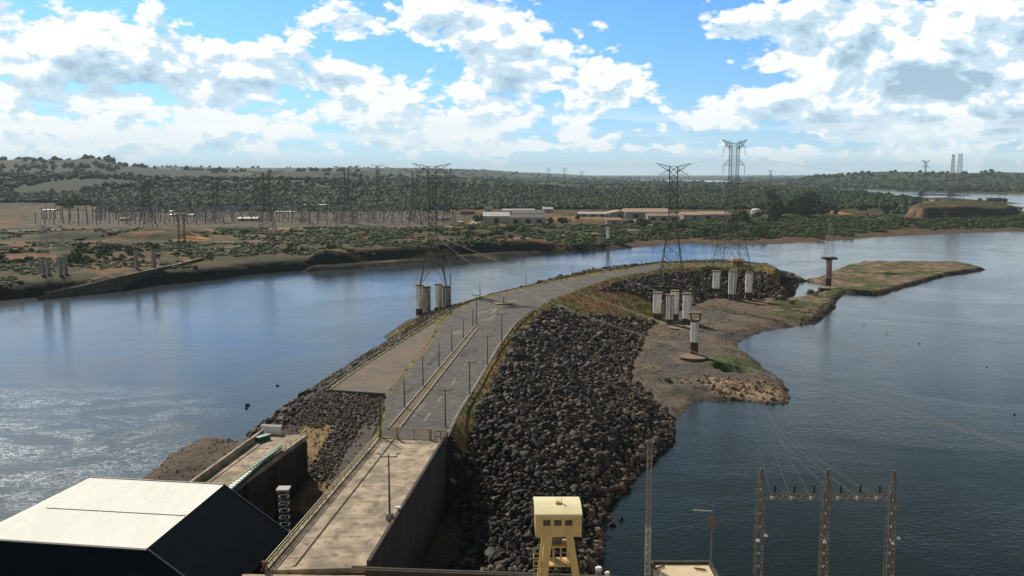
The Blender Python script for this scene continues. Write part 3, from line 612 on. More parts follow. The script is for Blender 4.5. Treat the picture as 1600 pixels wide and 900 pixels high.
tl = bpy.data.objects.new('lamp_post', None); COL.objects.link(tl); lamp_parts(tl, True)
for px, yb, yt, w in TP: place_post(tl, px, yb, yt, 'two-armed lamp post '+w, 'twin lamp posts along the road')
tl['label'] = 'two-armed lamp post '+TP[0][3]
sl = bpy.data.objects.new('plain_post', None); COL.objects.link(sl); lamp_parts(sl, False)
for px, yb, yt, w in SPN: place_post(sl, px, yb, yt, 'dark armless post '+w, 'plain posts along the median')
for px, yb, yt, w in BP: place_post(sl, px, yb, yt, 'thin armless post '+w, 'posts along the river edge of the road')
x, y = PN(704,492,ZR); o = copy_tree(sl); o.location = (x, y, ZR); o.scale = (1.5, 1.5, (DP(704,428,y).z-ZR)/9.0); setp(o, 'tall thick grey post beside the pillars of the left pylon', 'post', 'posts along the river edge of the road')
# roundabout with a small dark post
c0 = PN(787, 474, ZR)
r = empty('roundabout', (*c0, ZR+.03), 'small round yellowish traffic island with a dark stub in the road bend', 'traffic island')
MB().lathe((0,0,0), [(3.9,0),(3.9,.3),(3.5,.36),(.0,.42)], 24).build('kerb_ring', mat('island_kerb', (.36,.30,.13), (.2,.18,.08), scale=1.2, rough=.85), r)
MB().beam((0,0,.3), (0,0,2.6), .55, .4, n=8).build('stub', M_POLE, r)
# ---------------------------------------------------------------- concrete deck in front of the road
dl0, dl1 = DECK_L; dr0, dr1 = DECK_R
ext = lambda a, b, t: (a[0]+(b[0]-a[0])*t, a[1]+(b[1]-a[1])*t)
dl1 = ext(dl0, dl1, 1.005); dr1 = ext(dr0, dr1, 1.0)
dk = empty('concrete_deck', (0,0,0), 'long stained concrete deck leading from the dam to the road, high wall on its right', 'deck')
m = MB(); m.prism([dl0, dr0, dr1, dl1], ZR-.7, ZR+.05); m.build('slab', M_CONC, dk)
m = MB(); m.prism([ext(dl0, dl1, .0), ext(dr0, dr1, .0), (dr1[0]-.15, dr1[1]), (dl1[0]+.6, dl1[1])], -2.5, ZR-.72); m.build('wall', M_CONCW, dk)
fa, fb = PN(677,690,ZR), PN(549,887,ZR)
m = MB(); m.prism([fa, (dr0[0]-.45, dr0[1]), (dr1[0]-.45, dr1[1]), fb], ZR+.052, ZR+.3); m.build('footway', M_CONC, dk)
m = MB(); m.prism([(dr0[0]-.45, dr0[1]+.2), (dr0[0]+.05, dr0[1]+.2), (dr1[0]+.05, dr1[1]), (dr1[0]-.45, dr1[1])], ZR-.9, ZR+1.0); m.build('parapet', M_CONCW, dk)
ja, jb = PN(617,686,ZR), PN(461,886,ZR)
m = MB(); m.prism([(ja[0]-.14, ja[1]), (ja[0]+.14, ja[1]), (jb[0]+.14, jb[1]), (jb[0]-.14, jb[1])], ZR+.052, ZR+.07); m.build('joint', M_DARKJ, dk)
m = MB(); m.prism([(ja[0]-.5, ja[1]), (ja[0]-.15, ja[1]), (jb[0]-.15, jb[1]), (jb[0]-.5, jb[1])], ZR+.052, ZR+.13); m.build('joint_strip', M_CONC, dk)
for q in (.1,.22,.34,.46,.58,.70,.82,.94):
    a_, b_ = ext(dl0, dl1, q), ext(dr0, dr1, q); MB().prism([(a_[0]+.6, a_[1]-.035), (b_[0]-3.2, b_[1]-.035), (b_[0]-3.2, b_[1]+.035), (a_[0]+.6, a_[1]+.035)], ZR+.052, ZR+.058).build('slab_joint', M_DARKJ, dk)
m = MB(); m.prism([(dl0[0], dl0[1]), (dl0[0]+.5, dl0[1]), (dl1[0]+.5, dl1[1]), dl1], ZR+.052, ZR+.32); m.build('kerb', M_CONC, dk)
def railing(a, b, za, zb, label, step=2.2, h=1.15, mt=None, rails=(1.0, .55), group=None):
    mt = mt or M_YEL
    root = empty('railing', (0,0,0), label, 'railing', group); A = Vector((*a, za)); B = Vector((*b, zb)); n = max(2, int((B-A).length/step))
    pm = mesh_of(MB().beam((0,0,0), (0,0,h), .09), mt)
    for i in range(n+1): q = A.lerp(B, i/n); copy_mesh(pm, 'post', root, q)
    for k in rails:
        r = MB(); r.beam(A+Vector((0,0,h*k)), B+Vector((0,0,h*k)), .13); r.build('rail', mt, root)
    return root
railing((dl0[0]+.2, dl0[1]), (dl1[0]+.25, dl1[1]), ZR+.3, ZR+.3, 'yellow two-rail railing down the left edge of the concrete deck')
# rusty bracket at the near end of the railing
q = PN(408, 893, ZR)
b_ = empty('pipe_bracket', (q[0], q[1], ZR), 'rust red bracket with splayed legs at the near end of the yellow deck railing', 'bracket')
m = MB(); m.beam((0,0,0), (.5,0,1.1), .22); m.beam((1.0,.2,0), (.6,0,1.1), .16); m.build('leg', M_RUST, b_); MB().box((.55,0,1.25), (.8,.4,.45)).build('head', M_RUST, b_)
# yellow gate
gt = empty('yellow_gate', (0,0,0), 'yellow fence and double gate closing the deck from the road', 'gate')
g0, g1, g2, g3, g4 = [PN(a, b, ZR+.05) for a, b in ((589,684),(621,686),(647,687),(672.5,688),(697,690))]
H_ = 2.35
for a in (g1, g3): MB().box((a[0], a[1], ZR+.05+H_/2+.1), (.34, .34, H_+.2)).build('gate_post', M_YEL, gt)
MESHY = mat('yellow_mesh', (.42,.36,.12), rough=.6)
def mesh_panel(name, a, b, n, dz=.1):
    m = MB(); A = Vector((*a, ZR+.05+dz)); B = Vector((*b, ZR+.05+dz)); up = Vector((0,0,H_-dz))
    for s, t in ((A, B), (A+up, B+up), (A, A+up), (B, B+up)): m.beam(s, t, .13)
    for i in range(1, n): m.beam(A.lerp(B, i/n), A.lerp(B, i/n)+up, .035)
    m.build(name, M_YEL, gt)
mesh_panel('fence_panel', g0, (g1[0]-.2, g1[1]), 16); mesh_panel('gate_leaf', (g1[0]+.2, g1[1]), (g2[0]-.03, g2[1]), 14); mesh_panel('gate_leaf', (g2[0]+.03, g2[1]), (g3[0]-.2, g3[1]), 14); mesh_panel('fence_panel', (g3[0]+.2, g3[1]), g4, 12)
m = MB(); a = Vector((*ext(g3, g4, .3), ZR+.1)); b = Vector((*ext(g3, g4, .65), ZR+.1))
for s, t in ((a, a+Vector((0,0,2))), (b, b+Vector((0,0,2))), (a+Vector((0,0,2)), b+Vector((0,0,2))), (a+Vector((0,0,.9)), b+Vector((0,0,.9)))): m.beam(s+Vector((0,-.15,0)), t+Vector((0,-.15,0)), .14)
m.build('wicket_frame', M_RUST, gt)
# lamp post on a drum on the deck
x, y = PN(609, 812, ZR+.3); lp = copy_tree(tl); lp.location = (x, y, ZR+.9); lp.scale = (1, 1, (DP(609,709,y).z-ZR-.9)/9.05)
setp(lp, 'tall dark lamp post with two bare arms on a white drum on the deck', 'lamp post', 'twin lamp posts along the road')
setp(MB().lathe((x, y, ZR+.3), [(.62,0),(.62,.95),(.5,1.05)], 18).build('drum_base', M_KERB), 'round pale concrete drum under the lamp post on the deck', 'drum')
x2, y2 = PN(622, 803, ZR+.3)
bk = empty('spotlight_box', (x2, y2, ZR+1.0), 'small white lamp box on the deck parapet beside the drum', 'lamp'); MB().box((0,0,.35), (.8,.6,.3)).build('housing', M_WHITE, bk); MB().beam((0,0,-.6), (0,0,.25), .1).build('stem', M_STEEL, bk)
# ---------------------------------------------------------------- concrete platform by the river with its wall
pA, pB, pC, pD = PN(296,752,ZR+1.2), PN(409,671,ZR+1.2), PN(481,679,ZR), PN(358,767,ZR)
nearL, nearR = ext(pB, pA, 1.6), ext(pC, pD, 1.3)
pt = empty('concrete_platform', (0,0,0), 'square-ended concrete platform by the river with stained side wall and long covers on top', 'platform')
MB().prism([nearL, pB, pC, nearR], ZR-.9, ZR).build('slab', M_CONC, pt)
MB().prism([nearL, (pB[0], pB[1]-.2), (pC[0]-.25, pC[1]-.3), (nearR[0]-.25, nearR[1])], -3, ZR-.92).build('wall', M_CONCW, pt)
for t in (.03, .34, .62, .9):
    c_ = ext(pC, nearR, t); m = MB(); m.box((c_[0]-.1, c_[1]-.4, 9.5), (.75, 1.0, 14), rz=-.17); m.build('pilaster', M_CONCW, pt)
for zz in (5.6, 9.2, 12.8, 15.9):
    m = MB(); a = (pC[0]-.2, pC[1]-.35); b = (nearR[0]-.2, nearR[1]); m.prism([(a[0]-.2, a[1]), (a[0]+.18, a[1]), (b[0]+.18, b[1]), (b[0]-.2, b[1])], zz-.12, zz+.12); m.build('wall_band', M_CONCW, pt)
m = MB(); m.prism([(nearL[0], nearL[1]), (pB[0], pB[1]), (pB[0]+.45, pB[1]), (nearL[0]+.45, nearL[1])], ZR+.002, ZR+1.2); m.build('river_parapet', M_CONC, pt)
m = MB(); a, b = (pA[0]+2.2, pA[1]), (pB[0]+2.0, pB[1]-4); m.prism([(a[0]-.1, a[1]), (b[0]-.1, b[1]), (b[0]+.1, b[1]), (a[0]+.1, a[1])], ZR+.003, ZR+.06); m.build('rail_track', M_DARKJ, pt)
railing((pC[0]-.2, pC[1]-.5), (pD[0]-.15, pD[1]), ZR, ZR, 'thin yellow railing along the right edge of the river platform', step=2.5)
M_GREEN = mat('green_sheet', (.02, .06, .038), (.03, .08, .05), scale=3, rough=.6); M_GREENTOP = mat('green_white_sheet', (.10, .22, .16), (.22, .34, .28), scale=2, rough=.6)
ca, cb = PN(352,768,ZR+1.0), PN(437,695,ZR+1.0)
NC = 22; proto = None
for i in range(NC):
    t = (i+.5)/NC; c_ = ext(ca, cb, t); ln = math.hypot(cb[0]-ca[0], cb[1]-ca[1])/NC; rz = -math.atan2(cb[0]-ca[0], cb[1]-ca[1])
    if proto is None:
        proto = bpy.data.objects.new('hatch_cover', None); COL.objects.link(proto); r_ = proto
        MB().box((0,0,.45), (1.05, ln*.74, .9)).build('box', M_GREEN, r_); m = MB(); m.hexa([(-.62,-ln*.38,.92),(.62,-ln*.38,.92),(.62,ln*.38,.92),(-.62,ln*.38,.92)], [(-.5,-ln*.33,1.08),(.5,-ln*.33,1.08),(.5,ln*.33,1.08),(-.5,ln*.33,1.08)]); m.build('lid', M_WHITE, r_)
        kidsC = children(proto); white = proto
    else:
        r_ = proto.copy(); COL.objects.link(r_)
        for k in kidsC:
            kk = k.copy(); COL.objects.link(kk); kk.parent = r_
            if k.name.startswith('lid') and i > 8: kk.data = gl
    if i == 0:
        gl = [k for k in kidsC if k.name.startswith('lid')][0].data.copy(); gl.materials[0] = M_GREENTOP
    r_.location = (c_[0], c_[1], ZR); r_.rotation_euler = (0, 0, rz)
    setp(r_, 'white-lidded green box in the near half of the platform row' if i <= 8 else 'pale green lidded box in the far half of the platform row', 'cover', 'white lidded boxes on the platform' if i <= 8 else 'green lidded boxes on the platform')
a, b = PN(411,674,ZR), PN(441,676,ZR)
wb = empty('white_cabinet', (0,0,0), 'long white box across the far end of the river platform', 'cabinet')
m = MB(); m.prism([(a[0], a[1]), (b[0], b[1]), (b[0], b[1]-1.6), (a[0], a[1]-1.6)], ZR+.01, ZR+1.5); m.build('body', M_WHITE, wb); m = MB(); m.prism([(a[0]-.1, a[1]+.1), (b[0]+.1, b[1]+.1), (b[0]+.1, b[1]-1.75), (a[0]-.1, a[1]-1.75)], ZR+1.51, ZR+1.62); m.build('lid', M_KERB, wb)
a = PN(411, 688, ZR); g = empty('green_box', (a[0], a[1], ZR), 'small green box beside the long white cabinet on the platform', 'box', rz=-.6); MB().box((0,0,.45), (1.1,3.0,.9)).build('body', M_GREEN, g); MB().box((0,0,.96), (1.25,3.2,.1)).build('lid', M_GREENTOP, g)
# small lattice mast standing in the pit between platform and deck
def lattice_mast(m, x, y, z0, z1, w0, w1, n, leg=.09, br=.045, dia=True):
    def cor(t): w = (w0+(w1-w0)*t)/2; z = z0+(z1-z0)*t; return [Vector((x+sx*w, y+sy*w, z)) for sx, sy in ((-1,-1),(1,-1),(1,1),(-1,1))]
    c0_, c1_ = cor(0), cor(1)
    for i in range(4): m.beam(c0_[i], c1_[i], leg)
    for k in range(n):
        a_, b_ = cor(k/n), cor((k+1)/n)
        for i in range(4):
            j = (i+1) % 4; m.beam(a_[i], a_[j], br)
            if (k+i) % 2 or not dia: m.beam(a_[i], b_[j], br)
            else: m.beam(a_[j], b_[i], br)
            if not dia: m.beam(a_[j], b_[i], br)
    return m
x, y = -37.9, 150.0; zt = DP(443, 763, y).z
x = DP(443, 763, y).x
lm = empty('lattice_column', (0,0,0), 'short galvanised lattice column with flat top plate between platform and deck', 'lattice column')
m = MB(); lattice_mast(m, x, y, 0, zt-.2, 1.5, 1.5, 16, .12, .07); m.build('lattice', M_STEEL, lm); MB().box((x, y, zt-.05), (2.1, 2.1, .28)).build('top_plate', M_GUARD, lm)
# ---------------------------------------------------------------- building with the white roof, lower left
rB = PN(350,757,22.0); rC = PN(229,857,22.0)
ax = Vector((rB[0]-rC[0], rB[1]-rC[1])).normalized(); rx = Vector((ax.y, -ax.x))     # rx = to the right
rA = PN(142,746,22.0)
bd = empty('roofed_hall', (0,0,0), 'large hall with white metal roof and black navy walls, lower left', 'building')
RBv = Vector(rB); RCv = Vector(rC); lw = (Vector(rA)-RBv); L_ = lw.length; ld = lw.normalized()
zl = 22.0
def hp(base, u, z): p_ = Vector((base[0], base[1]))+u; return (p_.x, p_.y, z)
M_ROOF = mat('white_roof_sheet', (.86, .85, .79), (.78, .77, .71), scale=.5, rough=.75, obj=False, bump=.0, col3=(.72, .71, .65), scale2=3.2, stretch=(1, .15, 1))
M_NAVY = mat('navy_cladding', (.0025, .005, .010), (.004, .008, .014), scale=.4, rough=.9, obj=False, spec=.02)
near = RCv; leftn = RCv+ld*L_*1.12; leftf = RBv+ld*L_
up = MB(); up.hexa([hp(near,Vector((0,0)),zl-.25), hp(RBv,Vector((0,0)),zl-.25), hp(leftf,Vector((0,0)),zl-.25), hp(leftn,Vector((0,0)),zl-.25)], [hp(near,Vector((0,0)),zl), hp(RBv,Vector((0,0)),zl), hp(leftf,Vector((0,0)),zl), hp(leftn,Vector((0,0)),zl)])
up.build('roof_sheet', M_ROOF, bd)
# corrugation ribs and the dark seam
s0 = Vector(PN(290,806,zl)); s1 = Vector(PN(73,794,zl))
m = MB(); w = ax*.12; m.hexa([(s0.x-w.x,s0.y-w.y,zl+.003),(s0.x+w.x,s0.y+w.y,zl+.003),(s1.x+w.x,s1.y+w.y,zl+.003),(s1.x-w.x,s1.y-w.y,zl+.003)], [(s0.x-w.x,s0.y-w.y,zl+.04),(s0.x+w.x,s0.y+w.y,zl+.04),(s1.x+w.x,s1.y+w.y,zl+.04),(s1.x-w.x,s1.y-w.y,zl+.04)]); m.build('roof_seam', M_DARKJ, bd)
m = MB()
for i in range(1, 46):
    a = RCv+ld*L_*1.1*i/46; b = RBv+ld*L_*i/46; m.beam((a.x, a.y, zl+.02), (b.x, b.y, zl+.02), .03)
m.build('roof_ribs', M_ROOF, bd)
rx10 = -ld*10.6
m = MB(); m.hexa([hp(near,rx10,13), hp(RBv,rx10,13), hp(RBv,ld*.02,13), hp(near,ld*.02,13)], [hp(near,rx10,14.7), hp(RBv,rx10,14.7), hp(RBv,ld*.02,zl-.02), hp(near,ld*.02,zl-.02)]); m.build('roof_slope', M_NAVY, bd)
m = MB(); m.hexa([hp(near,rx10,0), hp(RBv,rx10,0), hp(leftf,Vector((0,0)),0), hp(leftn,Vector((0,0)),0)], [hp(near,rx10,12.98), hp(RBv,rx10,12.98), hp(leftf,Vector((0,0)),12.98), hp(leftn,Vector((0,0)),12.98)]); m.build('wall', M_NAVY, bd)
m = MB(); m.hexa([hp(near,ld*.03,13), hp(RBv,ld*.03,13), hp(leftf,Vector((0,0)),13), hp(leftn,Vector((0,0)),13)], [hp(near,ld*.03,zl-.26), hp(RBv,ld*.03,zl-.26), hp(leftf,Vector((0,0)),zl-.26), hp(leftn,Vector((0,0)),zl-.26)]); m.build('wall', M_NAVY, bd)
M_TRIM = mat('blue_grey_trim', (.09, .12, .17), rough=.5)
m = MB(); m.beam(hp(RBv,Vector((0,0)),zl+.05), hp(RBv,rx10,14.78), .13); m.build('verge_trim', M_TRIM, bd); m = MB(); m.beam(hp(near,Vector((0,0)),zl+.05), hp(near,rx10,14.78), .13); m.build('verge_trim', M_TRIM, bd)
m = MB(); m.beam(hp(leftf,Vector((0,0)),zl+.06), hp(RBv,Vector((0,0)),zl+.06), .16); m.build('far_trim', M_GUARD, bd)
# ---------------------------------------------------------------- powerhouse deck below the picture, parapet along its edge
ph = empty('powerhouse_deck', (0,0,0), 'concrete powerhouse deck at the foot of the picture with a low dark parapet', 'deck')
MB().prism([(-58,40),(-58,104),(-36.5,104),(-36.5,120.2),(19,118.6),(19,110),(95,110),(95,40)], -3, ZR-.02).build('slab', M_CONC, ph)
pa, pb = PN(572,887,ZR+1.0), PN(960,901,ZR+1.0)
m = MB(); m.prism([pa, pb, (pb[0], pb[1]-.7), (pa[0], pa[1]-.7)], ZR, ZR+1.0); m.build('parapet', M_CONCW, ph)
m = MB(); m.prism([(pa[0], pa[1]+.08), (pb[0], pb[1]+.08), (pb[0], pb[1]-.28), (pa[0], pa[1]-.28)], ZR+1.002, ZR+1.1); m.build('coping', M_CONCD, ph)
# ---------------------------------------------------------------- pylons
def lat_panel(m, A, B, leg, br, legs=True, horiz=True):
    "one storey of a lattice body between corner rings A (low) and B (high), crossed on all faces"
    n = len(A)
    for i in range(n):
        j = (i+1) % n
        if legs: m.beam(A[i], B[i], leg)
        m.beam(A[i], B[j], br); m.beam(A[j], B[i], br)
        if horiz: m.beam(B[i], B[j], br)
def ring(w, z, d=None): d = w if d is None else d; return [Vector((-w/2,-d/2,z)), Vector((w/2,-d/2,z)), Vector((w/2,d/2,z)), Vector((-w/2,d/2,z))]
def pylon(root, H, foot, waist_z, bw, hornw, arms, steel, k=1.0, low_z=None, ins=True, panels=10):
    """lattice pylon: widening lower body, straight upper body, V horns on top, cross-arms; k scales member thickness"""
    leg, br = .34*k, .15*k; top_z = H*.972
    m = MB(); low_z = low_z or 0.0
    zs = [0]+([low_z] if low_z else [])
    t = low_z; n = 5
    for i in range(1, n+1): zs.append(low_z+(waist_z-low_z)*(1-(1-i/n)**1.0))
    W_ = lambda z: foot+(bw-foot)*min(1, z/waist_z)
    if low_z:
        a = ring(foot, 0); b = ring(W_(low_z), low_z)
        for i in range(4):
            j = (i+1) % 4; m.beam(a[i], b[i], leg); mid = (b[i]+b[j])/2; q = a[i].lerp(b[i], .15)
            m.beam(q, mid, br); m.beam(a[j].lerp(b[j], .15), mid, br); m.beam(b[i], b[j], br*1.3); m.beam(a[i].lerp(b[i], .55), b[i].lerp(mid, .4), br)
    st = 1 if low_z else 0
    for i in range(st, len(zs)-1): lat_panel(m, ring(W_(zs[i]), zs[i]), ring(W_(zs[i+1]), zs[i+1]), leg, br)
    lo = m; lo.build('lower_body', steel, root)
    m = MB(); zz = [waist_z+(top_z-waist_z)*i/panels for i in range(panels+1)]
    for i in range(panels): lat_panel(m, ring(bw, zz[i]), ring(bw, zz[i+1]), leg*.8, br)
    m.build('upper_body', steel, root)
    hw = hornw/2; hd = H*.045
    for s in (-1, 1):
        m = MB()
        for d in (-bw/2, bw/2):
            m.beam((s*bw*.5, d, top_z), (s*hw, 0, H), .3*k, .18*k); m.beam((s*bw*.5, d, top_z-hd), (s*hw, 0, H), .26*k, .16*k)
        for i in range(1, 5):
            t = i/5; p0 = Vector((s*(bw*.5+(hw-bw*.5)*t), 0, top_z+(H-top_z)*t)); p1 = Vector((s*(bw*.5+(hw-bw*.5)*(t-.15)), 0, top_z-hd+(H-top_z+hd)*(t-.15))); m.beam(p0, p1, br*.9)
        m.build('horn', steel, root)
    for (az_, aw) in arms:
        for s in (-1, 1):
            m = MB()
            for d in (-bw/2, bw/2):
                m.beam((s*bw*.5, d, az_), (s*aw/2, 0, az_), .24*k, .16*k); m.beam((s*bw*.5, d, az_+H*.05), (s*aw/2, 0, az_), .2*k, .14*k)
            for i in range(1, 4):
                t = i/4; m.beam((s*(bw*.5+(aw/2-bw*.5)*t), 0, az_), (s*(bw*.5+(aw/2-bw*.5)*(t-.1)), 0, az_+H*.05*(1-t)), br*.8)
            m.build('cross_arm', steel, root)
            if ins:
                m = MB(); x = s*aw/2; m.beam((x,0,az_), (x,0,az_-4.6), .2*k); 
                for q in range(5): m.lathe((x,0,az_-.8-q*.8), [(.26*k,0),(.26*k,.14)], 6)
                m.build('insulator', M_GUARD, root)
def top_at(px, py, y): return DP(px, py, y)
py1 = top_at(675, 255, 441); z0 = 17.6
pA_ = empty('transmission_pylon', (py1.x, 441, z0), 'dark steel pylon with wide V horns on the white pillars left of the road', 'pylon', rz=.05)
Hh = py1.z-z0; pylon(pA_, Hh, 12.8, Hh*.43, 3.6, 18.3, [(Hh*.925, 14.0)], M_PYLON, 1.0, low_z=Hh*.17, ins=False, panels=12)
m = MB(); 
for s in (-1, 1):
    for d in (-1, 1): m.beam((s*1.8, d*1.8, Hh*.43), (s*1.8, d*1.8, Hh*.95), .3)
m.build('inner_legs', M_PYLON, pA_)
py2 = top_at(1053, 255, 503); z0 = float(pen_z(py2.x, 503)[0])-.1; z0 = 15.5
pB_ = empty('transmission_pylon', (py2.x, 503, z0), 'dark steel pylon with V horns standing on the boulder slope by the road bend', 'pylon', rz=-.1)
Hh = py2.z-z0; pylon(pB_, Hh, 12.6, Hh*.47, 4.3, 18.6, [(Hh*.90, 15.5)], M_PYLON, 1.0, panels=10)
py3 = top_at(1148, 218, 516); z0 = DP(1148, 421, 516).z
pC_ = empty('transmission_pylon', (py3.x, 516, z0), 'tallest dark steel pylon with three levels of arms on the three white pillars', 'pylon', rz=.12)
Hh = py3.z-z0; pylon(pC_, Hh, 17.2, Hh*.52, 4.2, 14.2, [(Hh*.945, 12.2), (Hh*.805, 12.2), (Hh*.665, 12.0)], M_PYLON, .85, low_z=Hh*.17, panels=9)
# far pylons: built once as a coarse pylon, copied
fp = bpy.data.objects.new('transmission_pylon', None); COL.objects.link(fp)
pylon(fp, 60, 11, 26, 4.0, 26, [(50, 24), (41, 20)], M_PYLON, 1.25, ins=False, panels=6)
fkids = children(fp)
FP = [(415, 267, 360, 1000, .8, 'far V-horned pylon in front of the switchyard, leftmost big one'), (541, 259, 350, 1130, .7, 'far V-horned pylon rising from the switchyard, left of the road pylon'), (590, 257, 300, 2000, .65, 'faint V-horned pylon over the forest between two larger ones'),
      (648, 264, 352, 1130, .68, 'V-horned pylon just behind and left of the tall pillar pylon'), (700, 264, 350, 1180, .6, 'V-horned pylon just behind and right of the tall pillar pylon'), (857, 262, 296, 2700, .6, 'leftmost of the three tiny V pylons on the forest skyline'), (882, 262, 296, 2700, .6, 'middle of the three tiny V pylons on the forest skyline'),
      (909, 267, 298, 2900, .65, 'rightmost of the three tiny V pylons on the forest skyline'), (228, 284, 352, 1050, .7, 'faint brown pylon above the left end of the switchyard'), (335, 274, 345, 1180, .62, 'faint pylon over the middle of the switchyard left of the large ones'), (1204, 266, 300, 2300, .3, 'narrow pylon on the skyline at the left foot of the far right hill'),
      (1447, 250, 316, 2100, .2, 'slim pylon left of the twin pylons before the right hill')]
first = True
for px, yt, yb, Y, sx, lab in FP:
    t_ = DP(px, yt, Y); gz = max(2.0, float(far_z(t_.x, Y)[0])) if Y > 800 else 8
    if first: r = fp; first = False
    else:
        r = fp.copy(); COL.objects.link(r)
        for k in fkids: kk = k.copy(); COL.objects.link(kk); kk.parent = r
    s = (t_.z-gz+1)/60; r.location = (t_.x, Y, gz-1); r.scale = (sx*Y/1130*1.15 if Y < 1500 else sx*Y/1500, 1, s)
    if Y > 1500: r.scale = (s*.9 if sx > .4 else s*.45, s*.9, s)
    else: r.scale = (sx*1.9 if px in (415,541) else 1.45, 1.2, s)
    setp(r, lab, 'pylon', 'far transmission pylons')
M_REDW = mat('red_white_steel', (.25, .19, .18), (.2, .17, .16), scale=.05, rough=.7)
for px, yt, w, lab in ((1490, 241, 6.5, 'slim reddish lattice tower, left of the twin river towers before the right hill'), (1501, 240, 9.5, 'thicker reddish lattice tower, right of the twin river towers before the right hill')):
    Y = 1640; t_ = DP(px, yt, Y); r = empty('river_crossing_tower', (t_.x, Y, 4), lab, 'tower', 'twin river crossing towers'); H_t = t_.z-4
    m = MB(); lattice_mast(m, 0, 0, 0, H_t*.45, w*2.0, w*.9, 8, .5, .18, False); m.build('lower_body', M_PYLON, r); m = MB(); lattice_mast(m, 0, 0, H_t*.45, H_t, w*.9, w*.45, 10, .45, .18, False); m.build('upper_body', M_REDW, r)
    m = MB(); 
    for zq in (.55, .68): m.beam((-w*.9, 0, H_t*zq), (w*.9, 0, H_t*zq), .5)
    m.build('cross_arm', M_PYLON, r)
# ---------------------------------------------------------------- concrete pillars
M_PILL = mat('pillar_white', (.88, .86, .82), (.70, .68, .64), scale=.9, rough=.85, col3=(.22, .2, .18), scale2=.5, stretch=(1.6, 1.6, .16), bump=.2)
M_PILLG = mat('pillar_grey', (.42, .39, .36), (.20, .18, .17), scale=.9, rough=.9, col3=(.05, .045, .04), scale2=.6, stretch=(1.6, 1.6, .2), bump=.2)
M_STAIN = mat('pillar_waterline', (.085, .05, .034), (.05, .035, .027), scale=1.2, rough=.9)
M_FOOT = mat('pillar_footing', (.24, .16, .105), (.16, .115, .08), scale=.4, rough=.9)
def pillar(px, yb, yt, zb, wpx, label, mt, ribs=0, stain=.2, group='white pillars of the old line'):
    if group and 'tallest' in group: zb = 4.3 if yb < 460 else 2.6
    x, y = PN(px, yb, zb); zt = DP(px, yt, y).z; rr = wpx/2/F*y; h = zt-zb
    r = empty('concrete_pillar', (x, y, zb), label, 'pillar', group)
    MB().lathe((0,0,h*stain), [(rr,0),(rr,h*(1-stain)-.7)], 20).build('shaft', mt, r, smooth=False)
    MB().lathe((0,0,-1.5), [(rr*1.02,0),(rr*1.02,h*stain+1.5)], 20).build('stained_foot', M_STAIN, r)
    MB().lathe((0,0,h-.7), [(rr*1.1,0),(rr*1.1,.7)], 20).build('cap', M_FOOT if mt is M_PILL else M_CONCD, r)
    if ribs:
        m = MB()
        for i in range(ribs): t = math.pi*(1.15+.7*i/(ribs-1)); m.box((rr*1.0*math.cos(t), rr*1.0*math.sin(t), h*.6), (.28,.28,h*.78))
        m.build('rib', M_DARKJ, r)
    return r
def footing(px, py_, z, wpx, h, label, mt=M_FOOT):
    x, y = PN(px, py_, z); rr = wpx/2/F*y
    r = empty('pillar_footing', (x, y, z), label, 'footing'); MB().lathe((0,0,-h), [(rr*.97,0),(rr,h-.3),(rr*.98,h)], 32).build('disc', M_STAIN, r); MB().lathe((0,0,.002), [(rr*.99,0),(rr*.97,.12)], 32).build('top_slab', mt, r); return r
footing(661, 495, 3.4, 24, 4.5, 'round orange brown footing under the two left pillars of the left pylon', M_FOOT)
footing(690, 491, 3.4, 26, 4.5, 'round footing under the two right pillars of the left pylon', M_FOOT)
pillar(656, 491, 444.5, 3.4, 12, 'pale stained pillar, back left under the left pylon', M_PILL, group='pillars under the left pylon')
pillar(667, 497, 447.5, 3.0, 12.5, 'dark streaked pillar, front left under the left pylon', M_PILLG, group='pillars under the left pylon')
pillar(685.5, 489, 443, 3.4, 11.5, 'pale stained pillar, third from left under the left pylon', M_PILL, group='pillars under the left pylon')
pillar(698, 489.5, 446.5, 3.4, 12.5, 'grey pillar, rightmost under the left pylon', M_PILLG, group='pillars under the left pylon')
pillar(1026.5, 497, 456.5, 3.0, 13.5, 'white pillar on the boulders, leftmost of the middle four', M_PILL)
pillar(1046.5, 508, 460, 2.2, 12, 'white pillar with dark ribs, front one of the middle four', M_PILL, ribs=3)
pillar(1054, 499, 453.5, 3.0, 13, 'white pillar at the back of the middle four', M_PILL)
pillar(1073, 507, 458, 2.2, 14, 'white pillar with wide cap, rightmost of the middle four', M_PILL)
footing(1066, 511, 2.4, 44, 1.6, 'flat tan slab footing under the middle pillars')
pillar(1119, 457, 423, 3.0, 11.5, 'white pillar on the boulders, left foot of the tallest pylon', M_PILL, group='pillars under the tallest pylon')
pillar(1144, 468, 423, 2.2, 12.5, 'white pillar with dark ribs, middle foot of the tallest pylon', M_PILL, ribs=4, group='pillars under the tallest pylon')
pillar(1169.5, 468, 425, 2.2, 11, 'white pillar with brown foot, right foot of the tallest pylon', M_PILL, stain=.27, group='pillars under the tallest pylon')
pillar(1146, 456, 420, 3.0, 11, 'white pillar just behind the middle foot of the tallest pylon', M_PILL, group='pillars under the tallest pylon')
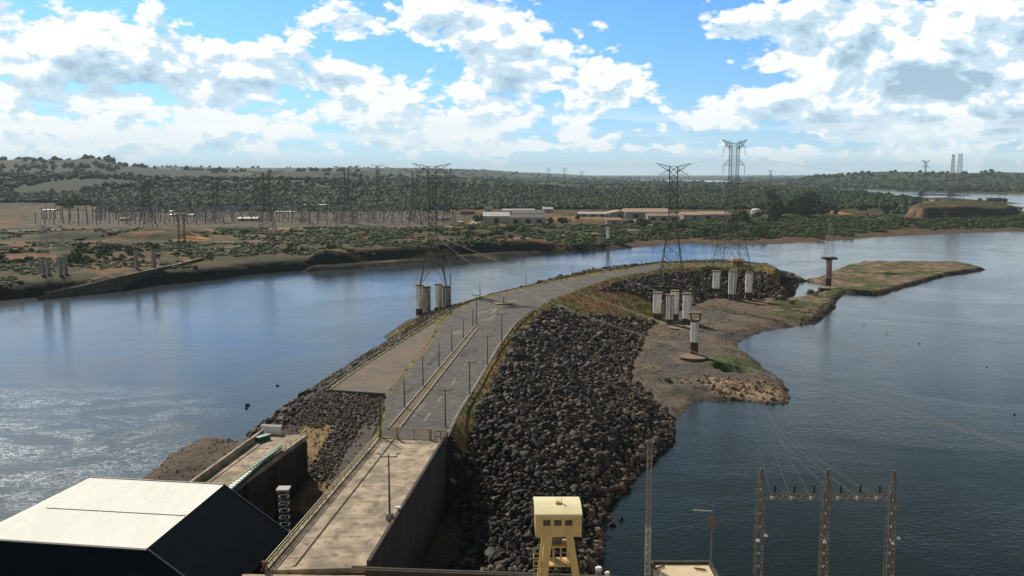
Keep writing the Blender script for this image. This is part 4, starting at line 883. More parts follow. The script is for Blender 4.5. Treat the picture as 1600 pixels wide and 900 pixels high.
# the single pillar with a framed head and disc foot
footing(1084, 557, 3.4, 45, 2.2, 'wide round tan footing under the lone framed pillar on the mud flat')
r = pillar(1084.5, 553, 500, 3.4, 12.5, 'lone white pillar with open framed head on a round footing', M_PILL, stain=.36, group=None)
x, y = PN(1084.5, 553, 3.4); zt = DP(1084, 500, y).z-3.4; m = MB(); 
for s in (-1, 1): m.box((s*1.75, 0, zt+1.3), (.7, 2.6, 2.6))
m.box((0, 0, zt+2.75), (5.0, 2.8, .5)); m.box((0, 0, zt+.1), (3.4, 2.6, .4)); m.build('framed_head', M_FOOT, r)
footing(1294, 449, 2.2, 31, 2.6, 'round brown footing in the shallow pool under the far lone pillar')
r = pillar(1294, 447, 405, 2.2, 9, 'far lone rusty streaked pillar with square head and small lattice tower', mat('pillar_rusty', (.5,.46,.42), (.2,.07,.04), scale=.5, rough=.9, stretch=(1.6,1.6,.2), lo=.4, hi=.55), stain=.3, group=None)
x, y = PN(1294, 447, 2.2); zt = DP(1294, 405, y).z-2.2; MB().box((0,0,zt+.6), (8.2,6,1.3)).build('square_head', M_CONCW, r)
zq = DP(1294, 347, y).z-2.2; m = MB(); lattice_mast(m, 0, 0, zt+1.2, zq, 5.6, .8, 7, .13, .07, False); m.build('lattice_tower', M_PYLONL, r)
for px, lab in ((72, 'left'), (99, 'right')):
    for q, dx in enumerate((-4, 4)):
        pillar(px+dx, 431-q*2, 402+q, 8.3, 6.5, 'grey concrete pillar on the far bank under the %s small lattice tower, %s one' % (lab, 'left' if q == 0 else 'right'), M_PILLG, stain=.05, group='pillars on the far left bank')
    x, y = PN(px, 430, 8.3); zt = DP(px, 403, y).z; zq = DP(px, 352, y).z; r = empty('lattice_tower', (x, y, zt), 'thin grey lattice tower on the %s pair of pillars on the far left bank' % lab, 'tower', 'small lattice towers on the far bank')
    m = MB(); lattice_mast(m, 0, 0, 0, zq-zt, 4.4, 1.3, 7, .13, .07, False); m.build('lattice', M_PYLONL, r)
for px, yb, yt, lab in ((213.5, 420, 391, 'left'), (240.5, 418, 389, 'right')): pillar(px, yb, yt, 8.3, 6.5, 'lone grey pillar without tower on the far bank near the dirt track, %s one' % lab, M_PILLG, stain=.05, group='pillars on the far left bank')
x, y = PN(285, 393, 10); zq = DP(286, 335, y).z; r = empty('lattice_tower', (x, y, 9.5), 'small two-legged lattice tower with a crossbar beside the orange sand heap', 'tower', 'small lattice towers on the far bank')
m = MB(); 
for s in (-2.2, 2.2): lattice_mast(m, s, 0, 0, zq-9.5, 1.3, .9, 10, .16, .08, False)
m.build('leg', M_PYLON, r); m = MB(); m.box((0,0,zq-9.7), (9,.9,.9)); m.build('crossbar', M_PYLON, r)
for sx in (-2.5, 0, 2.5): MB().lathe((sx,0,zq-11.6), [(.45,0),(.45,1.3)], 8).build('insulator', M_WHITE, r)
x, y = PN(950, 371, 8); zt = DP(950, 353, y).z; r = empty('capped_pillar', (x, y, 7), 'white mushroom-capped pillar on the far bank below the tan-roofed hut', 'pillar')
MB().lathe((0,0,0), [(1.7,0),(1.6,zt-7)], 16).build('shaft', M_PILL, r); MB().lathe((0,0,zt-7), [(1.7,0),(6.5,.9),(6.0,1.7),(.3,2.6)], 16).build('cap', M_CONCW, r)
# small hut with an orange roof on the crest
hx, hy = PN(1152, 414, 16.0); h = empty('small_hut', (hx, hy, 15.8), 'tiny pale hut with orange tiled roof on the grassy crest under the tallest pylon', 'hut', rz=.1)
MB().box((0,0,1.4), (6.6,4,2.8)).build('wall', M_FOOT, h); m = MB(); m.hexa([(-3.9,-2.8,2.8),(3.9,-2.8,2.8),(3.9,2.8,2.8),(-3.9,2.8,2.8)], [(-3.3,-.1,4.1),(3.3,-.1,4.1),(3.3,.1,4.1),(-3.3,.1,4.1)]); m.build('roof', M_ORANGE, h)
MB().box((0,-2.03,1.2), (.9,.08,2.0)).build('door', M_DARKJ, h); MB().box((1.9,-2.03,1.6), (.9,.08,.8)).build('window', M_GLASS, h)
# ---------------------------------------------------------------- buildings beyond the river
M_TAN = mat('tan_roof', (.40, .27, .19), (.30, .2, .14), scale=.2, rough=.85); M_GREYW = mat('grey_wall', (.27, .25, .23), (.18, .17, .16), scale=.2, rough=.9); M_WHW = mat('dull_white_wall', (.30, .30, .29), (.22, .22, .21), scale=.2, rough=.85)
M_ROOFG = mat('grey_roof', (.20, .18, .17), (.13, .12, .11), scale=.2, rough=.85); M_REDB = mat('red_brick_wall', (.20, .055, .04), (.14, .05, .04), scale=.3, rough=.9); M_WROOF = mat('white_metal_roof', (.50, .50, .48), (.36, .36, .35), scale=.3, rough=.6)
def shed(px0, px1, yb, ytop, depth, wm, rmx, label, along=True, name='shed', doors=1, yeave=None, rz=0.0, group=None):
    c_ = far_hit((px0+px1)/2, yb); w = (px1-px0)/F*c_.y; H_s = DP(800, ytop, c_.y+depth*.5).z-c_.z; H_s = max(H_s, 3); E = H_s*.66
    r = empty(name, (c_.x, c_.y+depth/2, c_.z-.8), label, 'building', group, rz)
    MB().box((0,0,(E+.8)/2), (w, depth, E+.8)).build('wall', wm, r)
    a, b = w/2+.6, depth/2+.6; z0, z1 = E+.8, H_s+.8; m = MB()
    if along: m.hexa([(-a,-b,z0),(a,-b,z0),(a,b,z0),(-a,b,z0)], [(-a,-.15,z1),(a,-.15,z1),(a,.15,z1),(-a,.15,z1)])
    else: m.hexa([(-a,-b,z0),(a,-b,z0),(a,b,z0),(-a,b,z0)], [(-.15,-b,z1),(.15,-b,z1),(.15,b,z1),(-.15,b,z1)])
    m.build('roof', rmx, r)
    for i in range(doors):
        xx = -w/2+w*(i+.5)/doors; MB().box((xx, -depth/2-.04, .8+E*.34), (min(w*.16, 7), .12, E*.68)).build('door', M_DARKJ, r)
    return r
shed(755, 796, 349, 331, 34, M_WHW, M_WROOF, 'dull white gabled shed with a pale roof beyond the river, left of the others', doors=1)
shed(797, 852, 350, 334, 20, M_WHW, M_ROOFG, 'long low grey-beige building right of the white gabled shed', doors=3)
shed(800, 850, 342, 328, 22, M_GREYW, M_ROOFG, 'grey building behind the long low beige one', doors=2)
shed(757, 770, 334, 322, 12, M_WHW, M_ROOFG, 'small square grey-white block behind the white gabled shed', doors=1)
shed(785, 835, 334, 326, 16, M_WHW, M_WROOF, 'pale low roofs at the forest edge behind the grey building', doors=2)
shed(848, 864, 332, 323.5, 18, M_GREYW, M_WROOF, 'dark shed with bright white roof at the forest edge', doors=1)
shed(718, 742, 335, 327.5, 14, M_REDB, M_REDB, 'low red block left of the sheds at the forest edge', doors=0)
shed(682, 703, 344, 339, 10, M_GREYW, M_ROOFG, 'low dark building at the right end of the switchyard', doors=1)
shed(717, 724, 350, 345, 8, M_WHW, M_WROOF, 'tiny white kiosk where the dirt road leaves the switchyard', doors=1)
shed(905, 948, 339, 331, 22, M_WHW, M_WROOF, 'low bluish white building left of the tan-roofed hangars', doors=3)
shed(948, 970, 350.5, 340, 14, M_GREYW, M_TAN, 'small flat tan-roofed hut above the capped pillar', doors=1)
shed(951, 986, 340, 328.5, 46, M_GREYW, M_TAN, 'first tan-roofed hangar from the left with a dark door', doors=1, along=False)
shed(977, 1046, 341, 325.5, 44, M_GREYW, M_TAN, 'largest tan-roofed hangar with a long ridge', doors=2)
shed(1012, 1062, 345, 333, 18, M_WHW, M_TAN, 'long low tan-roofed annex before the largest hangar', doors=3)
shed(1068, 1102, 343, 331, 36, M_GREYW, M_TAN, 'tan-roofed hangar between the two right pylons, left one', doors=1)
shed(1095, 1142, 343, 330, 36, M_GREYW, M_TAN, 'tan-roofed hangar between the two right pylons, right one', doors=2)
shed(187, 200, 345, 340, 10, M_GREYW, M_TAN, 'small dark hut at the left of the switchyard', doors=1); shed(372, 402, 345.5, 339, 10, M_GREYW, M_WROOF, 'low dark hut with pale roof in the middle of the switchyard', doors=2)
for k, (a, b, y_) in enumerate(((30,60,303),(86,130,304),(66,84,330),(250,275,332),(430,462,333),(262,300,338),(470,520,322))):
    shed(a, b, y_, y_-3.2, 18, M_GREYW, M_WROOF, 'low pale-roofed building among the trees, %s' % ('farthest left','second from left, a long one','alone left of the red clearing','behind the switchyard, left of its middle','behind the switchyard, right of its middle','just behind the switchyard masts','beyond the white insulator rows')[k], doors=0)
c_ = far_hit(1181.5, 334); r = empty('storage_tank', (c_.x, c_.y, c_.z-.5), 'small white domed tank at the forest edge right of the tallest pylon', 'tank'); MB().lathe((0,0,0), [(8,0),(8,5.5)], 24).build('wall', M_WHITE, r); MB().lathe((0,0,5.5), [(8,0),(7,1.6),(4.5,2.9),(.4,3.4)], 24).build('dome', M_WHITE, r, smooth=True)
# ---------------------------------------------------------------- switchyard gantries
M_MASTG = mat('mast_grey', (.24, .225, .215), (.15, .14, .13), scale=.4, rough=.8)
gm = MB()
for i in range(4):
    x = -16.5+11*i; lattice_mast(gm, x, 0, 0, 17+(i % 2)*2.5, 1.0, .5, 5, .2, .10)
gm.beam((-16.5,0,13.2), (16.5,0,13.2), .3); gm.beam((-16.5,0,14.4), (16.5,0,14.4), .3)
for i in range(6): gm.beam((-16.5+5.5*i,0,13.2), (-13.7+5.5*i,0,14.4), .2)
for i in range(6): gm.beam((-14+5.6*i,6,0), (-14+5.6*i,6,5.5+(i % 3)), .35)
for i in range(6): gm.lathe((-14+5.6*i,6,5.2+(i % 3)), [(.7,0),(.7,1.3)], 6, mi=1)
for i in range(3): gm.lathe((-11+11*i,0,11.4), [(.5,0),(.5,1.4)], 6, mi=1)
g_first = None; rows_ = [(1125, 62, 735), (1165, 95, 700), (1215, 140, 715), (1262, 60, 720), (1310, 180, 700), (1365, 150, 690)]
for ri, (Y, p0, p1) in enumerate(rows_):
    X0 = (p0-800)/1440*Y; X1 = (p1-800)/1440*Y; n_ = int((X1-X0)/37)
    for i in range(n_):
        if random.random() < .08: continue
        x = X0+37*(i+.5)+random.uniform(-5, 5)
        if g_first is None: o = gm.build('switchyard_gantry', [M_MASTG, M_WHITE]); g_first = o
        else: o = g_first.copy(); COL.objects.link(o)
        yy = Y+random.uniform(-10, 10); o.location = (x, yy, float(far_z(x, yy)[0])-.3); o.rotation_euler = (0, 0, random.choice((0, 0, math.pi/2*.98))+random.uniform(-.04, .04)); o.scale = (1, 1, random.uniform(.85, 1.25))
        lr = ('nearest', 'second', 'third', 'fourth', 'fifth', 'farthest')[ri]; side = 'left part' if x < -420 else 'middle part' if x < -240 else 'right part'
        setp(o, 'grey lattice gantry with white insulators, %s row, %s of the switchyard' % (lr, side), 'gantry', 'switchyard gantries, %s row, %s' % (lr, side))
M_RAMP = mat('pale_ramp_concrete', (.50, .39, .29), (.36, .28, .21), scale=.2, rough=.9, obj=False)
rq = [DP(60,463,526), DP(110,450,544), DP(150,441,559), DP(190,431,574)]+[Vector((*PN(a, b, z), z)) for a, b, z in ((235,421,9.6),(280,412,10.4),(315,403,10.8))]; rp_ = [(q.x, q.y) for q in rq]; rz2 = [q.z-.5 for q in rq]; m = MB()
for i in range(6):
    (ax, ay), (bx, by) = rp_[i], rp_[i+1]; z0_, z1_ = rz2[i], rz2[i+1]
    m.hexa([(ax,ay-2,-1),(bx,by-2,-1),(bx,by+5,-1),(ax,ay+5,-1)], [(ax,ay-2,z0_+.5),(bx,by-2,z1_+.5),(bx,by+5,z1_+.5),(ax,ay+5,z0_+.5)])
br_ = empty('boat_ramp', (0,0,0), 'long pale ramp running down the dark far bank into the river at left', 'ramp'); m.build('body', M_CONCD, br_); m = MB()
for i in range(6):
    (ax, ay), (bx, by) = rp_[i], rp_[i+1]; z0_, z1_ = rz2[i]+.51, rz2[i+1]+.51; m.quad([(ax,ay-2,z0_),(bx,by-2,z1_),(bx,by+5,z1_),(ax,ay+5,z0_)])
m.build('roadway', M_RAMP, br_)
# ---------------------------------------------------------------- cables
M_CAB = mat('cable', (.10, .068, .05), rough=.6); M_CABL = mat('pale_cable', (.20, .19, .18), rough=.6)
def cable(name, a, b, sag, r, label, mt, group, off=0.0, n=28):
    a = Vector(a); b = Vector(b); V = []; Fc = []
    d = (b-a); s = Vector((d.y, -d.x, 0)).normalized()*off
    pts = [a.lerp(b, i/n)+Vector((0,0,-4*sag*(i/n)*(1-i/n)))+s for i in range(n+1)]
    m = MB()
    for i in range(n):
        p, q = pts[i], pts[i+1]; u = (q-p).normalized(); x = u.cross(Vector((0,0,1))).normalized(); y = x.cross(u); base = len(m.v)
        for c_ in (p, q):
            for k in range(3): t = 2*math.pi*k/3; m.v.append(tuple(c_+(x*math.cos(t)+y*math.sin(t))*r))
        for k in range(3): j = (k+1) % 3; m.f.append((base+k, base+j, base+3+j, base+3+k)); m.m.append(0)
    o = m.build(name, mt); setp(o, label, 'cable', group); return o
CABLES = [(650, 335, 1000, 30, 2400, 60, 45, 20, 'nearest bundle, passing the framed pillar'), (600, 335, 1150, 30, 2100, 100, 30, 7, 'middle bundle, crossing the middle pillars'), (800, 335, 1150, 30, 2800, 60, 45, 20, 'farthest bundle, over the rocky slope')]
for (fx, fy, Y0, z0_, ex, Y1, z1_, sag, lab) in CABLES:
    a = DP(fx, fy, Y0); a.z = z0_; b = Vector(((ex-800)/1440*Y1, Y1, z1_))
    for off, w in ((-.42, 'left'), (.42, 'right')):
        cable('power_cable', a, b, sag, .024, w+' brown cable of the '+lab, M_CAB, 'brown cable bundles', off, 40)
# thin lines between the pylons across the sky
for s_ in (-1, 1):
    for zf, nm in ((.945, 'upper'), (.805, 'middle'), (.665, 'lower')):
        Hh3 = py3.z-pC_.location.z; a = Vector((py3.x+s_*6, 516, pC_.location.z+Hh3*zf-4.6))
        b = Vector((DP(1490, 250, 1640).x, 1640, 95-12*(1-zf)*4)) if s_ > 0 else Vector((DP(700, 280, 1180).x, 1180, 58-12*(1-zf)*3))
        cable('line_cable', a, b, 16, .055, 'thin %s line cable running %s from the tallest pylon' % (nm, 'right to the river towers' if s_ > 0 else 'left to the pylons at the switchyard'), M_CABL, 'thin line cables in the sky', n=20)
# ---------------------------------------------------------------- boulders of the riprap
import bmesh
def ico(sub):
    bm = bmesh.new(); bmesh.ops.create_icosphere(bm, subdivisions=sub, radius=1.0); bm.verts.ensure_lookup_table()
    v = np.array([x.co[:] for x in bm.verts]); f = np.array([[q.index for q in x.verts] for x in bm.faces]); bm.free(); return v, f
IV, IF = ico(2)
def rock_template(k):
    r = np.random.RandomState(100+k); v = IV.copy()
    for _ in range(9):
        n = r.normal(size=3); n /= np.linalg.norm(n); d = r.uniform(.48, .85); s = v@n; over = s > d; v[over] -= np.outer(s[over]-d, n)
    v *= r.uniform(.7, 1.25, 3); return v+r.normal(scale=.03, size=v.shape)
RT = [rock_template(k) for k in range(10)]
def rotm(n, rs, tilt=True):
    a = rs.uniform(0, 2*np.pi, n); ca, sa = np.cos(a), np.sin(a); R = np.zeros((n, 3, 3)); R[:, 0, 0] = ca; R[:, 0, 1] = -sa; R[:, 1, 0] = sa; R[:, 1, 1] = ca; R[:, 2, 2] = 1
    if tilt:
        b = rs.uniform(0, 2*np.pi, n); cb, sb = np.cos(b), np.sin(b); T = np.zeros((n, 3, 3)); T[:, 0, 0] = 1; T[:, 1, 1] = cb; T[:, 1, 2] = -sb; T[:, 2, 1] = sb; T[:, 2, 2] = cb; R = R@T
    return R
def scatter_mesh(name, pos, size, templates, Fm, colr, mt, tilt=True, squash=1.0, vjit=.12, seed=3):
    rs = np.random.RandomState(seed); n = len(pos); nv = len(templates[0]); tk = rs.randint(0, len(templates), n); TV = np.stack(templates)[tk]
    V = np.einsum('nij,nvj->nvi', rotm(n, rs, tilt), TV)*np.asarray(size).reshape(n, 1, -1); V[..., 2] *= squash; V += pos[:, None, :]
    Fa = (Fm[None]+(np.arange(n)*nv)[:, None, None]).reshape(-1, Fm.shape[1])
    C = np.repeat(colr[:, None, :], nv, 1)*(1+rs.uniform(-vjit, vjit, (n, nv, 1)))
    return np_mesh(name, V.reshape(-1, 3), Fa, mt, C.reshape(-1, 3))
M_ROCK = mat('basalt_rock', (.1,.1,.1), (.1,.1,.1), scale=1.6, rough=.75, vcol=True, bump=.6, bscale=4, obj=False, spec=.22, bdist=.12)
sp_ = 1.02
gx, gy = np.meshgrid(np.arange(-90, 190, sp_), np.arange(116, 620, sp_)); gx = gx.ravel()+RS.uniform(-.55, .55, gx.size)*sp_; gy = gy.ravel()+RS.uniform(-.55, .55, gy.size)*sp_
z_, a_, b_2, c_2, d_2, n1_, n2_, r_2, s_2 = pen_height(gx, gy)
keep = rock_mask(gx, gy, z_, b_2, c_2, r_2, n1_, s_2) & (RS.rand(gx.size) < np.where(gy > 330, .62, .93)) & ~((gx < -13.3-(183-gy)*.095+.9) & (gx > -62) & (gy < 186))
gx, gy, z_, dTk, dCk, dSk = gx[keep], gy[keep], z_[keep], b_2[keep], c_2[keep], a_[keep]
near_far = np.clip((gy-150)/250, 0, 1); rr = (.42+.62*RS.rand(gx.size)**1.5)*(1+.75*(RS.rand(gx.size) < .09))*(1+.25*near_far)
tone = RS.rand(gx.size); base = np.stack([.012+.105*tone**2.6, .0095+.077*tone**2.6, .008+.058*tone**2.6], -1)
warm = (RS.rand(gx.size) < .05+.45*np.exp(-dTk/7)*(gx > 10)); base[warm] = np.stack([.10+.13*tone, .07+.085*tone, .048+.05*tone], -1)[warm]
lft = (gx < -20-(gy-240)*-.14) & (gy > 262) & (gx < 60); rr[lft] *= .6; base[lft] = base[lft]*1.3+.02
pos = np.stack([gx, gy, z_+.12], -1)
dist = np.sqrt(gx**2+gy**2+(CAMH-z_)**2); vis = (np.abs(gx/gy) < .54) & (gy > 155) & (gx > 0.5-(gy-150)*.1)
order = np.argsort(np.where(vis, dist/rr, 1e9)); top300 = order[:300]; rest = np.ones(gx.size, bool); rest[top300] = False
rk = scatter_mesh('riprap_boulders', pos[rest], rr[rest], RT, IF, base[rest], M_ROCK); setp(rk, 'dark riprap boulders heaped down the slope beside the road', 'boulders', kind='stuff')
ROCKM = [[], [], []]
TON = [(.024,.02,.018), (.055,.044,.036), (.15,.105,.072)]
for k, t in enumerate(RT):
    for q in range(3):
        me = bpy.data.meshes.new('boulder'); me.from_pydata(t.tolist(), [], IF.tolist()); at = me.color_attributes.new('Col', 'FLOAT_COLOR', 'POINT'); at.data.foreach_set('color', np.tile([*TON[q], 1], len(t))); me.materials.append(M_ROCK); ex = np.sort(t.max(0)-t.min(0)); me['shape'] = 'flat' if ex[0]/ex[2] < .62 else 'long' if ex[1]/ex[2] < .8 else 'blocky'; ROCKM[q].append(me)
for i in top300:
    q = 2 if warm[i] else (1 if tone[i] > .5 else 0); o = bpy.data.objects.new('boulder', random.choice(ROCKM[q])); COL.objects.link(o)
    o.location = pos[i]; o.rotation_euler = (random.uniform(0, 6.28), random.uniform(0, 6.28), random.uniform(0, 6.28)); o.scale = [float(rr[i])]*3
    te = RT_EXT[int(o.data.name.split('.')[-1] if '.' in o.data.name else 0)] if False else None; sh = o.data['shape']; szw = 'large' if rr[i] > 1.0 else 'small' if rr[i] < .62 else 'medium'
    tn = ('blackish', 'brown', 'tan')[q]; pl = 'at the water edge' if dSk[i] < 5 else 'in the deck wall shade' if gx[i] < -1 else 'low behind the crane' if gy[i] < 178 else 'left of the crane cabin' if gx[i]/gy[i] < .02 else 'above the crane cabin' if gx[i]/gy[i] < .082 else 'right of the crane cabin'
    setp(o, '%s %s %s boulder %s, in the riprap' % (szw, tn, sh, pl), 'boulder', '%s %s %s boulders %s' % (szw, tn, sh, pl))
# stones strewn over the mud flat, the ramp and the beach
n = 15000; qx = RS.uniform(-95, 190, n*4); qy = RS.uniform(165, 620, n*4); qx[:9000] = RS.uniform(-62, -26, 9000); qy[:9000] = RS.uniform(176, 228, 9000); z2, aS, bT, cC, dC2, m1_, m2_, rR, _s = pen_height(qx, qy)
dens = np.where((cC < 0) & (aS > 0) & (bT <= 0), .16+.6*sst(fbm(qx, qy, 9, 3, 51), .5, .62), 0)+np.where((rR > 0), .25+.75*sst(qy, 205, 213)+.6*sst(fbm(qx, qy, 14, 3, 52), .5, .58), 0)+np.where((cC < 0) & (bT <= 0) & (aS > 0) & (aS < 2.5), .5, 0)
sz = RS.uniform(.10, .34, n*4)*np.where(rR > 0, 1.1, 1)
rst = pld(qx, qy, RSTRIP); dens = np.where(rR > 0, np.where((rst < 3) | (qy+6*fbm(qx, qy, 6, 3, 54) > 211), 1.0, .12), dens); sz = np.where((rR > 0) & (dens > .5), RS.uniform(.16, .46, n*4), sz); oc = psd(qx, qy, OUTCROP)+(fbm(qx, qy, 4, 3, 9)-.5)*6; isr = (qx > 128) & (qy > 395) & (aS > 0) & (aS < 5) & (fbm(qx, qy, 10, 3, 53) > .5); dens = np.where((oc > -1) | isr, .9, dens); sz = np.where((oc > -1) | isr, sz*RS.uniform(.9, 3.0, n*4), sz)
k = (RS.rand(n*4) < dens) & (z2 > -.2)
tn = RS.rand(n*4); cl_ = np.stack([.05+.13*tn, .042+.095*tn, .035+.07*tn], -1); cl_[oc > -1] = np.stack([.11+.13*tn, .075+.085*tn, .05+.055*tn], -1)[oc > -1]
R1V, R1F = ico(1); ST = []
for kk in range(5):
    r0 = np.random.RandomState(kk+40); ST.append(R1V*r0.uniform(.65, 1.3, 3)+r0.normal(scale=.12, size=R1V.shape))
o = scatter_mesh('loose_stones', np.stack([qx, qy, z2+.04], -1)[k], sz[k], ST, R1F, cl_[k], M_ROCK, seed=5); setp(o, 'loose stones and gravel strewn over the mud flat, ramp and beach', 'stones', kind='stuff')
for (px, py_) in ((385,638),(433,603),(387,634),(970,812),(957,822)):
    x, y = PN(px, py_, 0); o = bpy.data.objects.new('boulder', ROCKM[0][px % 10]); COL.objects.link(o); o.location = (x, y, .1); o.scale = (.7, .6, .6)
    setp(o, 'small dark rock in the river, '+{385:'left of the road, nearer one of a pair',433:'left of the road, farthest out',387:'left of the road, farther one of a pair',970:'right of the riprap',957:'right of the riprap, closest in'}[px], 'boulder')
for (px, py_) in ((1385,522),(1437,537),(1542,574),(1350,508),(1585,648)):
    x, y = PN(px, py_, 0); o = MB().lathe((x, y, -.2), [(.26,0),(.32,.35),(.12,.55)], 10).build('float', M_DARKJ); setp(o, 'tiny dark float on the open river at right, '+{1385:'second from the left',1437:'third from the left',1542:'second from the right',1350:'farthest left',1585:'farthest right and nearest'}[px], 'float', 'floats on the right river')
# ---------------------------------------------------------------- grass and scrub
M_LEAF = mat('foliage', (.1,.1,.1), (.1,.1,.1), scale=.6, rough=.85, vcol=True, obj=False, spec=.12)
def tuft(seed, n=9):
    r = np.random.RandomState(seed); V = []; Fm = []
    for i in range(n):
        a = r.uniform(0, 6.28); c0_ = r.normal(scale=.22, size=2); w = .10; h = r.uniform(.5, 1.0); d = np.array([np.cos(a), np.sin(a)]); l = r.normal(scale=.3, size=2); b = len(V)
        V += [[*(c0_-d*w), 0], [*(c0_+d*w), 0], [*(c0_+l), h]]; Fm.append([b, b+1, b+2])
    return np.array(V), np.array(Fm)
TT = [tuft(k)[0] for k in range(4)]; TF = tuft(0)[1]
n = 60000; qx = RS.uniform(-60, 190, n); qy = RS.uniform(170, 600, n); z2, aS, bT, cC, dC2, m1_, m2_, rR, s_s = pen_height(qx, qy)
rockm = rock_mask(qx, qy, z2, bT, cC, rR, m1_, s_s)
road_d = psd(qx, qy, ROADP); apr_d = psd(qx, qy, apr)
crestg = (cC > 0) & (road_d < -.3) & (apr_d < -.1); slopeg = (qy > 188) & (cC < 0) & (bT > 0) & ~rockm & (z2 > 3) & (rR < 0); rampg = (rR > 0) & (fbm(qx, qy, 18, 5, 8) > .5)
k = crestg | slopeg | (rampg & (RS.rand(n) < .6)); hh = RS.uniform(.35, 1.0, n)*np.where(crestg, .6, 1)
g = fbm(qx, qy, 7, 3, 60); cl_ = np.where((g > .5)[:, None], np.array([[.085, .10, .022]]), np.array([[.22, .155, .05]]))*RS.uniform(.6, 1.25, (n, 1)); cl_[rampg] = np.array([.30, .21, .09])
cl_ = np.where(((fbm(qx, qy, 16, 3, 61) > .54) & slopeg)[:, None], np.array([[.23, .115, .04]]), cl_)
o = scatter_mesh('dry_grass', np.stack([qx, qy, z2], -1)[k], hh[k], TT, TF, cl_[k], M_LEAF, tilt=False, seed=8); setp(o, 'tufts of dry yellow and green grass along the road edges and slopes', 'grass', kind='stuff')
# ---------------------------------------------------------------- trees and shrubs beyond the river
def crown_mesh(seed, nclump, nleaf, leaf, col0, flat=1.0):
    r = np.random.RandomState(seed); V = []; C = []; Fm = []
    for c_ in range(nclump):
        cc = r.normal(size=3)*[.38, .38, .26]; cc[2] = abs(cc[2])*flat+.45; rad = r.uniform(.22, .42); tone_ = r.uniform(.6, 1.35)
        for i in range(nleaf):
            d = r.normal(size=3); d /= np.linalg.norm(d); p_ = cc+d*rad*r.uniform(.55, 1.05)
            n_ = d+r.normal(scale=.6, size=3); n_ /= np.linalg.norm(n_); t = np.cross(n_, [0, 0, 1.01]); t /= np.linalg.norm(t); u = np.cross(n_, t); s = leaf*r.uniform(.6, 1.3); b = len(V)
            V += [p_-t*s-u*s, p_+t*s-u*s*.6, p_+t*s*.7+u*s, p_-t*s+u*s*.7]; Fm.append([b, b+1, b+2, b+3]); C += [np.array(col0)*tone_*r.uniform(.8, 1.2)]*4
    return np.array(V), np.array(Fm), np.array(C)
M_BARK = mat('bark', (.09,.07,.05), (.05,.04,.03), scale=2, rough=.95)
def make_tree(seed, col0, h, w, tall=True):
    r = bpy.data.objects.new('tree' if tall else 'shrub', None); COL.objects.link(r)
    V, Fm, C = crown_mesh(seed, 13 if tall else 10, 26, .095, col0); V[:, :2] *= w/1.5; V[:, 2] = (V[:, 2]-(0 if tall else .28))*h/1.15; V[:, 2] = np.maximum(V[:, 2], -.3)
    np_mesh('crown', V, Fm, M_LEAF, C, parent=r)
    m = MB(); m.beam((0,0,-.5), (.1*w*.2,0,h*.45), .05*h, .03*h, n=6)
    for a in (0, 2.1, 4.2): m.beam((0,0,h*.33), (math.cos(a)*w*.25, math.sin(a)*w*.25, h*.62), .025*h, .012*h, n=5)
    m.build('trunk', M_BARK, r); return r
PROTO = {'dark': [make_tree(s, (.030,.052,.013), 1, 1) for s in (1, 2)], 'green': [make_tree(s, (.055,.085,.018), 1, 1.1) for s in (3, 4)], 'shrub': [make_tree(s, (.045,.070,.015), 1, 1.6, False) for s in (5, 6, 7)], 'lime': [make_tree(s, (.085,.120,.025), 1, 1.6, False) for s in (8, 9)]}
KID = {r.name: children(r) for L__ in PROTO.values() for r in L__}
def plant(kind, px, py_, hpx, label, cat, group, loc=None):
    src = random.choice(PROTO[kind]); r = src.copy() if src.get('label') else src
    if r is not src:
        COL.objects.link(r)
        for k in KID[src.name]: kk = k.copy(); COL.objects.link(kk); kk.parent = r
    p_ = loc or far_hit(px, py_)
    if loc is None and not (450 < p_.y < 2600): bpy.data.objects.remove(r) if r is not src else None; return
    s = hpx/F*p_.y
    r.location = p_; r.scale = (s*random.uniform(.85, 1.2), s*random.uniform(.85, 1.2), s); r.rotation_euler = (0, 0, random.uniform(0, 6.28)); return setp(r, label, cat, group)
ZN = [('dark', 1205, 1290, 318, 342, 22, 17, 'dense dark tree in the grove right of the white tank'), ('green', 1140, 1215, 338, 352, 14, 11, 'bushy green tree between the hangars and the far grove'), ('shrub', 1000, 1200, 352, 372, 40, 8, 'dark shrub on the right far bank below the hangars'),
      ('lime', 1010, 1330, 364, 374, 22, 6, 'light green shrub low on the far right bank'), ('dark', 860, 905, 342, 352, 9, 9, 'dark tree beside the beige buildings'), ('shrub', 730, 860, 352, 372, 26, 7, 'dark shrub on the bank before the white shed'), ('green', 740, 790, 340, 350, 7, 9, 'green tree at the left side of the white gabled shed'),
      ('shrub', 985, 1010, 345, 350, 6, 6, 'shrub beside the curving dirt track'), ('shrub', 0, 210, 392, 412, 34, 9, 'dark shrub in the hedge on the far left bank'), ('lime', 90, 330, 398, 418, 20, 6, 'light green shrub on the far left bank'), ('shrub', 130, 235, 384, 396, 14, 9, 'shrub on the small mound behind the lone pillars'),
      ('shrub', 400, 520, 385, 398, 14, 7, 'shrub on the bank left of the dark rock terrace'), ('shrub', 300, 720, 360, 378, 26, 5, 'shrub on the dry plain before the switchyard'), ('dark', 1290, 1420, 328, 340, 16, 9, 'tree behind the tan clearing at right'), ('shrub', 1330, 1600, 344, 356, 26, 6, 'shrub on the green strip below the dark cliff'),
      ('green', 60, 420, 318, 336, 20, 9, 'tree behind the left half of the switchyard'), ('lime', 900, 1000, 372, 386, 12, 5, 'light green shrub near the water below the capped pillar'), ('green', 1180, 1200, 326, 334, 3, 10, 'tree close behind the white domed tank')]
